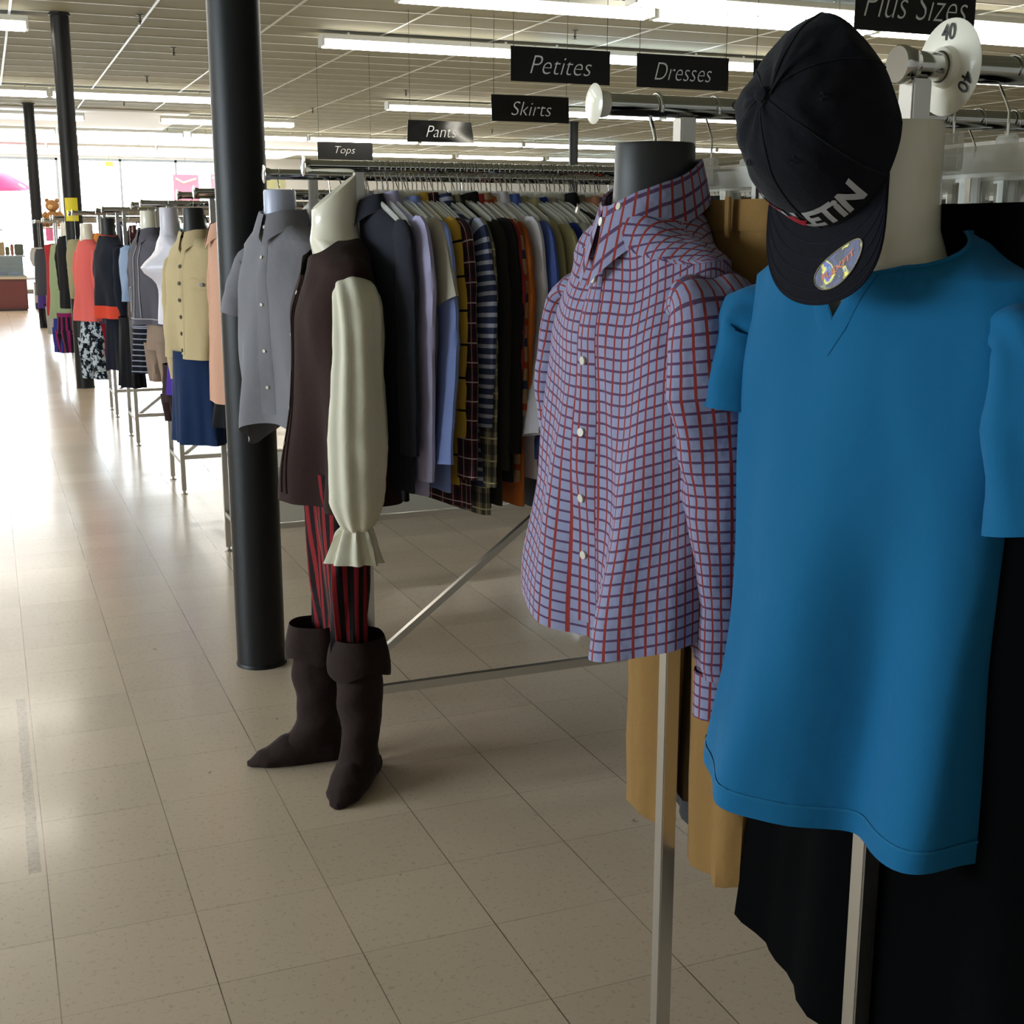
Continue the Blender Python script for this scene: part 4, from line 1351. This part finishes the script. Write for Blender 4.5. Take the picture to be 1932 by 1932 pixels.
# bare white bust with open dark coat
f = thing('torso_form', 'bare white female bust between the beige and grey jackets', 'torso form', (.985, 7.57, 1.5), R(-80))
obj('bust', form_bm(neck=(.045, .052), neck_h=.15, sh=.15, drop=.065, chest=(.155, .105), waist=(.11, .075), length=.5, bust=.05), plain('bust_white', '#d6d0da', .35), f)
b = B(); tube(b, [Vector((0, -p.x, p.z+HOOKZ-1.5)) for p in hook_pts(drop=.05)], .0022, 6)
o = obj('hook', b, CHROME, f); o.rotation_euler = (0, 0, R(80))
dressed('brown-black cardigan hanging behind the bare white bust', 1.06, 7.6, CL('#231d20'), None, None, -84, 1.52, .6, (.19, .08), (.19, .08), .18, .55, False, .3, 'cardigan', 'cardigan', 25)
hung_trousers('light brown cropped trousers below the grey denim jacket', .96, 8.0, CL('#8a7566'), -70, 1.04, .12, .15, .42, 3, False, hemw=.06, t_=.06)
hung_trousers('dark brown boots-length leggings under the cropped trousers', .985, 7.75, CL('#2b1a1a'), -75, .75, .09, .11, .34, 5, False, hemw=.05, t_=.05)
long_skirt('purple skirt just left of the denim skirt', .985, 7.45, CL('#45308c'), .92, .1, .12, .32, -80, 2, .05, .06)
# grey jacket
GJ = CL('#55525a', bs=.4, cr=30)
t, S = dressed('grey denim jacket with pale topstitching on a pale form', .93, 8.06, GJ, FORMW, 'pale torso form inside the grey denim jacket', -66, 1.52, .55, (.18, .1), (.185, .1), .175, .5, True, .5, 'jacket', 'jacket', 27, .0, 0)
LT = CL('#a8a4a8')
for T0_, T1_, a0, a1 in ((1.02, 1.93, -.1, -.1), (1.02, 1.93, .12, .1), (1.93, 1.93, -1.5, 1.5)):
    b = B(); tube(b, [S.S(-PI/2+lerp(a0, a1, i/24), lerp(T0_, T1_, i/24), .004) for i in range(25)], .0035, 5); obj('topstitching', b, LT, t)
b = B(); tube(b, [S.S(-PI/2+a, T, .005) for a, T in ((-.9, 1.55), (-.3, 1.55), (-.3, 1.85), (-.9, 1.85), (-.9, 1.55))], .003, 5); obj('pocket_outline', b, LT, t)
dressed('light blue ruffled top beside the grey denim jacket', .96, 9.5, CL('#8a9cb8', bs=.8, cr=40), None, None, -80, 1.44, .4, (.13, .08), (.14, .08), .12, .2, False, .6, 'ruffled_top', 'top', 29, sleeves=False)
# black camisole with straps
t, S = dressed('black camisole with thin straps, left of the grey jacket', 1.02, 9.5, CL('#17121f'), None, None, -75, 1.47, .55, (.15, .07), (.18, .08), .13, .2, False, .9, 'camisole', 'top', 30, sleeves=False)
for s in (-1, 1):
    b = B(); tube(b, [(s*.07, .02, -.02), (s*.06, .0, .06), (s*.02, 0, .12)], .004, 6); obj('strap', b, CL('#17121f'), t)
long_skirt('black skirt with white horizontal stripes', 1.01, 9.4, CL('#0e0f1a', 'hstripe', ('#8d90a0',), p=.038, w=.008), .9, .11, .13, .36, -70, 2, .07, .09, folds=4)
long_skirt('plain black skirt beside the striped skirt', .93, 9.62, CL('#0b0b12'), .92, .12, .15, .5, -75, 4, .06, .08)
# long navy coat with orange band
NV = CL('#191c28')
t, S = dressed('long navy coat with orange-red hem band on a black form', .86, 10.0, NV, FORMK, 'black torso form inside the long navy coat', -70, 1.5, .60, (.165, .1), (.175, .1), .165, .52, False, .4, 'coat', 'coat', 31, .0)
b = B(); rows = [[S.S(2*PI*i/40, 1.84+.17*j/4, .006) for i in range(40)] for j in range(5)]
grid(b, rows, closed=True); obj('orange_band', b, CL('#c9432e'), t)
b = B(); rows = [[S.S(2*PI*i/30, .05+.12*j/2, .004) for i in range(30)] for j in range(3)]
grid(b, rows, closed=True); obj('red_neck_trim', b, CL('#a83a38'), t)
long_skirt('navy skirt below the long navy coat', .89, 10.02, CL('#111422'), .93, .13, .145, .42, -70, 6, .08, .09)
hung_trousers('crimson trousers between the navy coat and the coral top', .87, 11.1, CL('#7c1626'), -80, .98, .09, .11, .56, 2, False, hemw=.05, t_=.05)
dressed('orange top tucked between the coral top and the navy coat', .895, 11.1, CL('#c9803c'), None, None, -80, 1.52, .34, (.12, .07), (.1, .06), .11, .3, False, .3, 'blouse', 'blouse', 33, sleeves=False)
dressed('slate blue shirt between the coral top and the navy coat', .86, 11.1, CL('#4a4a66'), None, None, -80, 1.44, .65, (.12, .06), (.12, .06), .12, .4, False, .3, 'shirt', 'shirt', 34, sleeves=False)
dressed('coral long-sleeved top on a pale form', .785, 11.1, CL('#d0605c'), FORMW, 'pale torso form inside the coral top', -66, 1.47, .66, (.15, .09), (.165, .1), .15, .5, False, .4, 'blouse', 'blouse', 35, .0)
hung_trousers('black and white leaf-print trousers below the coral top', .785, 11.12, CL('#0e1018', 'camo', ('#b4bcc4', '#3e5668'), s=22), -60, .85, .12, .15, .52, 3, False, hemw=.065, t_=.07)
dressed('olive-cream cardigan just left of the coral top', .73, 11.6, CL('#8f8a68'), None, None, -80, 1.47, .5, (.12, .08), (.11, .07), .12, .4, False, .3, 'cardigan', 'cardigan', 36, .0)
# beyond the yellow-sign column
dressed('long black jacket right of the pale green dress', .80, 14.2, CL('#15151b'), FORMW, 'pale torso form inside the long black jacket', -66, 1.5, .75, (.15, .09), (.15, .09), .15, .5, False, .4, 'jacket', 'jacket', 37, .0)
dressed('pale green dress on the rack past the yellow-sign column', .74, 14.7, CL('#93a380'), None, None, -66, 1.42, .8, (.13, .09), (.17, .1), .13, .45, False, .4, 'dress', 'dress', 38, .0, sleeves=False)
hung_trousers('black and magenta leggings under the pale green dress', .745, 14.6, CL('#17101c', 'vstripe', ('#7c1c58',), p=.09, w=.035), -66, .68, .11, .13, .42, 2, False, hemw=.055, t_=.06)
hung_trousers('bright blue trousers left of the magenta leggings', .70, 14.7, CL('#2a3288'), -66, .7, .08, .1, .45, 2, False, hemw=.05, t_=.05)
dressed('red sleeveless dress far down the aisle', .745, 16.4, CL('#b5303a'), None, None, -66, 1.4, .85, (.09, .06), (.12, .07), .09, .4, False, .4, 'dress', 'dress', 39, .0, sleeves=False)
dressed('black and white print top beside the red dress', .78, 16.9, CL('#14141c', 'camo', ('#b9bcc0', '#202030'), s=12), None, None, -66, 1.33, .45, (.1, .06), (.12, .07), .1, .4, False, .4, 'blouse', 'blouse', 40, .0, sleeves=False)
dressed('dark grey sleeveless dress, farthest garment on the aisle', .72, 18.6, CL('#4b4c54'), None, None, -60, 1.32, .62, (.13, .08), (.17, .1), .13, .4, False, .4, 'dress', 'dress', 41, .0, sleeves=False)
dressed('shiny silver-grey blouse far down the aisle', .86, 18.6, CL('#8d8e92', 'camo', ('#c4c6c8', '#55565a'), s=20), None, None, -66, 1.38, .35, (.13, .08), (.13, .08), .13, .3, False, .4, 'blouse', 'blouse', 42, .0, sleeves=False)
hung_trousers('white leggings under the far red dress', .79, 18.6, CL('#b9b8b4'), -66, .72, .07, .08, .55, 2, False, hemw=.04, t_=.05)
hung_trousers('purple shorts under the dark grey dress', .71, 19.1, CL('#4a3580'), -60, .72, .09, .1, .22, 2, False, hemw=.08, t_=.05)
hung_trousers('black trousers under the dark grey dress', .73, 19.1, CL('#17171c'), -60, .74, .09, .1, .5, 4, False, hemw=.07, t_=.05)

# ------------------------------------------------------------------ papers on the columns, far props
b = B(); rows = []
for j in range(6):
    rows.append([Vector(((.087)*math.cos(a), .087*math.sin(a), lerp(-.11, .11, j/5))) for a in [R(-150)+R(88)*i/14 for i in range(15)]])
grid(b, rows, lambda a, c: (c/14, a/5))
o = obj('paper_sign', b, plain('yellow_paper', '#e0cf2a', .6)); o.location = (.838, 13.42, 1.74)
tag(o, 'bright yellow paper sign wrapped on the middle black column', 'sign')
b = B(); box(b, (0, 0, 0), (.17, .008, .22), bevel=.002)
o = obj('pink_sign', b, plain('pink_card', '#e86a9c', .6), smooth=False); o.location = (1.15, 25.04, 1.50)
tag(o, 'small pink card sign at the front of the bear shelf', 'sign')
# shelf with brown bear
t = thing('shelf_unit', 'low white shelf unit near the far windows holding the brown bear', 'shelf', (1.35, 25.3, 0))
for z_ in (.06, .6, 1.15, 1.62):
    b = B(); box(b, (0, 0, z_), (.75, .5, .03)); obj('shelf', b, plain('shelf_wood', '#b98c58', .6), t, smooth=False)
for s in (-1, 1):
    b = B(); box(b, (s*.38, 0, .83), (.02, .5, 1.66)); obj('side_panel', b, WHITEP, t, smooth=False)
FUR = cloth('#9a6a3a', bs=1.0, cr=120, mott=.4)
t = thing('teddy_bear', 'brown teddy bear sitting on the shelf near the far windows', 'toy', (1.22, 25.25, 1.637), R(-20))
def blob(c, r, sx=1, sy=1, sz=1):
    b = B(); lathe(b, [(r*math.sin(PI*i/12)+1e-4, -r*math.cos(PI*i/12)*sz) for i in range(13)], 18, (0, 0, 0), sx, sy)
    bmesh.ops.translate(b, verts=b.verts, vec=c); return b
obj('body', blob((0, 0, .15), .14, 1, .85, 1.05), FUR, t)
hd = obj('head', blob((0, -.01, .38), .115, 1.05, .95, .95), FUR, t)
obj('muzzle', blob((0, -.11, .355), .045), cloth('#c9a070'), hd)
for s in (-1, 1):
    obj('ear', blob((s*.09, 0, .475), .04, 1, .5, 1), FUR, hd)
    b = B(); tube(b, [(s*.1, 0, .25), (s*.19, -.05, .16), (s*.17, -.12, .1)], [.05, .05, .045], 12); obj('arm', b, FUR, t)
    b = B(); tube(b, [(s*.08, -.02, .06), (s*.14, -.16, .06), (s*.15, -.24, .08)], [.06, .06, .055], 12); obj('leg', b, FUR, t)
for i, (x, c, w_, h_) in enumerate(((1.5, '#e4c27c', .16, .2), (1.62, '#d9a45c', .1, .14))):
    b = B(); box(b, (0, 0, h_/2), (w_, .14, h_), bevel=.01)
    o = obj('gift_box', b, plain('gift', c, .6), smooth=False); o.location = (x, 25.3, 1.636 if i == 0 else 1.636)
    tag(o, ['golden gift box right of the brown teddy bear', 'small orange gift box at the shelf end'][i], 'box')
# counter, display cases
t = thing('counter', 'dark maroon wooden counter at the far left', 'counter', (-.35, 28.2, 0))
b = B(); box(b, (0, 0, .33), (2.2, .8, .6)); obj('cabinet', b, plain('maroon_wood', '#4a1d1f', .45), t, smooth=False)
for i in range(4):
    b = B(); box(b, (-.82+i*.55, -.405, .33), (.5, .012, .5), bevel=.003); obj('door', b, plain('maroon_door', '#54201f', .4), t, smooth=False)
b = B(); box(b, (0, 0, .65), (2.24, .84, .04)); obj('top_board', b, plain('counter_edge', '#b5a68a', .5), t, smooth=False)
b = B(); box(b, (0, 0, .015), (2.16, .76, .03)); obj('kick_plate', b, BLACKP, t, smooth=False)
def case(label, x, y, z0, w_, d_, h_, mat=None, n=7, seed=1):
    t = thing('display_case', label, 'display case', (x, y, z0))
    b = B(); box(b, (0, 0, h_/2), (w_, d_, h_)); obj('glass', b, GLASS, t, smooth=False)
    for z_ in (.012, h_-.012):
        b = B()
        for sy in (-1, 1): bar(b, (-w_/2, sy*d_/2, z_), (w_/2, sy*d_/2, z_), .024)
        for sx in (-1, 1): bar(b, (sx*w_/2, -d_/2, z_), (sx*w_/2, d_/2, z_), .024)
        obj('rim', b, FRAME, t)
    b = B(); box(b, (0, d_*.46, h_*.5), (w_*.98, .02, h_*.9)); obj('back_panel', b, plain('case_back', '#6f7d86', .5), t, smooth=False)
    b = B(); box(b, (0, 0, h_*.5), (w_*.96, d_*.8, .012)); obj('glass_shelf', b, GLASS, t, smooth=False)
    return t
case('long glass display case on top of the maroon counter', -.35, 28.2, .672, 2.2, .8, .42)
r_ = random.Random(9)
for i in range(9):
    b = B(); w_ = r_.uniform(.1, .2); h_ = r_.uniform(.06, .16); box(b, (0, 0, h_/2), (w_, .2, h_), bevel=.01)
    o = obj('merchandise_box', b, plain('box_c', ['#5b6f94', '#8fa3b8', '#b5ab94', '#44506e'][i % 4], .5), smooth=False); o.location = (-1.25+i*.225, 28.1, .70)
    tag(o, 'small blue-grey or tan box inside the glass case on the maroon counter', 'box', 'small boxes in the far display case')
t = thing('base_cabinet', 'pale low glass-fronted cabinet right of the maroon counter', 'cabinet', (1.55, 28.6, 0))
b = B(); box(b, (0, 0, .06), (1.3, .6, .12)); obj('plinth', b, BLACKP, t, smooth=False)
b = B(); box(b, (0, 0, .34), (1.3, .6, .42)); obj('body', b, plain('pale_cabinet', '#a8a18e', .5), t, smooth=False)
b = B(); box(b, (0, 0, .83), (1.3, .6, .5)); obj('glass', b, GLASS, t, smooth=False)
b = B(); box(b, (0, 0, 1.1), (1.34, .64, .05)); obj('top_board', b, FRAME, t, smooth=False)
for i, (x, w_, h_, c) in enumerate(((.1, .2, .2, '#24242a'), (.32, .14, .26, '#7d6a4c'), (.44, .08, .17, '#3f3e22'), (.53, .06, .22, '#7a3f22'), (.66, .17, .22, '#3d4034'))):
    b = B(); box(b, (0, 0, h_/2), (w_, .3, h_), bevel=.012)
    o = obj('handbag', b, plain('bag_c', c, .6)); o.location = (x, 28.2, 1.095)
    tag(o, ['black handbag leftmost on the far display case', 'tan handbag at the frame edge on the display case', 'small olive handbag on the display case', 'narrow brown handbag between the olive and grey-green bags', 'large grey-green handbag at the right end of the display case'][i], 'handbag')
    b = B(); tube(b, [(w_*.3*math.cos(PI*k/10), 0, h_+.08*math.sin(PI*k/10)) for k in range(11)], .008, 6); obj('handle', b, BLACKP, o)
# polka dot parasol
t = thing('parasol', 'pink parasol with white polka dots near the far windows', 'parasol', (.05, 31.0, 0))
b = B(); rows = [[Vector((r1*math.cos(2*PI*i/48)*(1-.03*abs(math.sin(4*2*PI*i/48))), r1*math.sin(2*PI*i/48), 2.95-z1)) for i in range(48)] for r1, z1 in ((.02, 0), (.3, .05), (.6, .16), (.9, .33), (1.1, .48))]
grid(b, rows, lambda a, c: (c/48*6, a/4*1.2), closed=True)
kp = NT('polka'); tcp = kp.n('ShaderNodeTexCoord'); vo = kp.n('ShaderNodeTexVoronoi'); vo.inputs['Scale'].default_value = 2.6
kp.l(tcp.outputs['UV'], vo.inputs['Vector'])
kp.l(kp.mix(kp.math('LESS_THAN', vo.outputs['Distance'], .28), lin('#e84a9c'), lin('#ffffff')), kp.b.inputs['Base Color'])
obj('canopy', b, kp.m, t)
b = B(); cyl(b, (0, 0, .03), (0, 0, 2.94), .02, 12); obj('pole', b, WHITEP, t)
b = B(); lathe(b, [(.25, 0), (.25, .03), (.03, .05)], 24); obj('base', b, WHITEP, t)
# tall green plant
t = thing('potted_tree', 'leafy green artificial tree at the far left windows', 'plant', (.02, 30.0, 0))
b = B(); lathe(b, [(.16, 0), (.2, .35), (.19, .35), (.17, .3)], 24); obj('pot', b, plain('pot', '#5b4633', .7), t)
b = B(); tube(b, [(0, 0, .3), (.02, 0, 1.0), (-.02, .02, 1.7)], [.03, .025, .015], 8); obj('trunk', b, plain('bark', '#4a3826', .8), t)
b = B(); r_ = random.Random(3)
for i in range(700):
    a = r_.uniform(0, 2*PI); rr = r_.uniform(.05, .48)*r_.uniform(.6, 1); z_ = r_.uniform(1.0, 2.15)
    rr *= math.sin(PI*min(1, max(.1, (2.3-z_)/1.4)))
    c = Vector((rr*math.cos(a), rr*math.sin(a), z_)); d = Vector((r_.uniform(-1, 1), r_.uniform(-1, 1), r_.uniform(-.6, .6))).normalized()
    e = d.cross(Vector((0, 0, 1))).normalized()*.022
    v = [b.verts.new(p) for p in (c, c+d*.05+e, c+d*.12, c+d*.05-e)]
    b.faces.new(v)
obj('foliage', b, plain('leaf', '#3f8a4c', .6), t, recalc=False)
# pale bag on the farthest column
b = B(); rows = []
for j in range(9):
    q = j/8; w_ = .085+.04*math.sin(q*PI)
    rows.append([Vector((w_*math.cos(2*PI*i/20), .05*math.sin(2*PI*i/20)*(.5+q), .14-.30*q)) for i in range(20)])
vs = grid(b, rows, closed=True); cap_ring(b, vs[-1]); cap_ring(b, vs[0])
o = obj('cloth_bag', b, cloth('#b5b2b0')); o.location = (.80, 22.36, 1.16)
tag(o, 'pale cloth bag hanging against the farthest black column', 'bag')
# pink banners on the far wall
for i, (x, z_, w_, h_, c) in enumerate(((4.75, 2.62, .62, .66, '#e58aa4'), (5.55, 2.7, .4, .55, '#df9aae'))):
    b = B(); box(b, (0, 0, 0), (w_, .02, h_), bevel=.004)
    o = obj('poster', b, plain('poster_pink', c, .7), smooth=False); o.location = (x, 33.0, z_)
    tag(o, ['pink poster with white folds hung before the far wall', 'round-cornered pink poster right of the first pink one'][i], 'poster')
    b = B()
    tube(b, [(-w_*.4, -.014, h_*.35), (-w_*.1, -.014, h_*.2), (w_*.4, -.014, h_*.35)], .03, 6); obj('white_ribbon', b, WHITEP, o)
    b = B(); tube(b, [(0, 0, h_/2), (0, 0, H-z_-.002)], .003, 5); obj('cord', b, BLACKP, o)
b = B(); box(b, (0, 0, 0), (.2, .01, .13))
o = obj('notice', b, plain('yellow_notice', '#dccf5a', .6), smooth=False); o.location = (3.2, Y1-.3, 3.3)
b = B(); tube(b, [(0, 0, .06), (0, 0, H-3.3-.01)], .003, 5); obj('cord', b, BLACKP, o)
tag(o, 'small yellow notice hung high before the far windows', 'sign')
b = B(); box(b, (0, 0, 0), (.5, .02, .5)); 
o = obj('wall_panel', b, plain('olive_panel', '#b9b98c', .6), smooth=False); o.location = (7.6, Y1-.02, 3.0)
tag(o, 'pale olive square panel on the far wall right of the windows', 'panel')
# pink sale cards tied to hangers on the rear rail
for i, (x, z_) in enumerate(((1.61, 1.655), (1.40, 1.65), (1.47, 1.655))):
    b = B(); box(b, (0, 0, -.03), (.035, .002, .05)); tube(b, [(0, 0, -.005), (0, .0, .02)], .001, 5)
    o = obj('sale_card', b, plain('neon_pink', '#ee5a94', .6), smooth=False); o.location = (x*5.57/3.6, 5.57-.02, 1.62)
    tag(o, ['rightmost small neon pink card seen through the hanger hooks', 'leftmost small neon pink card seen through the hanger hooks', 'middle small neon pink card seen through the hanger hooks'][i], 'card')
# ------------------------------------------------------------------ mostly unseen garments deep on the racks, added to shade the floor
dk = ['#2a2b33', '#3c3a3a', '#1c2236', '#4a3a33', '#5b5a5e', '#3a2a2c', '#6a6455', '#24302a']
rf = random.Random(77)
def fill(x0, x1, y, step, label, group, seed, base=-82, length=.8):
    proto = [hanging_shirt(label, x0+k*step, y, CL(dk[(seed+k*3) % 8]), base, group=group, seed=seed+k, length=length+.05*k, slv=.56, res=(24, 14), name='shirt') for k in range(4)]
    n = int((x1-x0)/step)
    for i in range(4, n):
        copy_tree(proto[i % 4], (x0+i*step, y, 1.58), R(base+rf.uniform(-3, 3)), label, group)
    for i in range(n): hanger(x0+i*step, y, base, 'clear plastic hanger %s' % label.split(' shirt ')[1], 'hangers ' + label.split(' shirt ')[1])
fill(1.86, 3.1, 3.36, .055, 'dark shirt added for shade at the hidden far end of the near shirt rail', 'shirts at the far end of the near shirt rail', 3)
fill(2.14, 3.1, 3.87, .06, 'dark shirt added for shade at the hidden far end of the rear shirt rail', 'shirts at the far end of the rear shirt rail', 9)
fill(2.1, 3.2, 5.57, .09, 'muted shirt added for shade far in on the rack past the near column', 'shirts far in past the near column', 14)
fill(2.1, 3.2, 6.07, .09, 'muted shirt added for shade far in on the beige jacket rail', 'shirts far in on the beige jacket rail', 19)
fill(1.85, 3.2, 7.57, .11, 'muted shirt added for shade far in on the white bust rail', 'shirts far in on the white bust rail', 25)
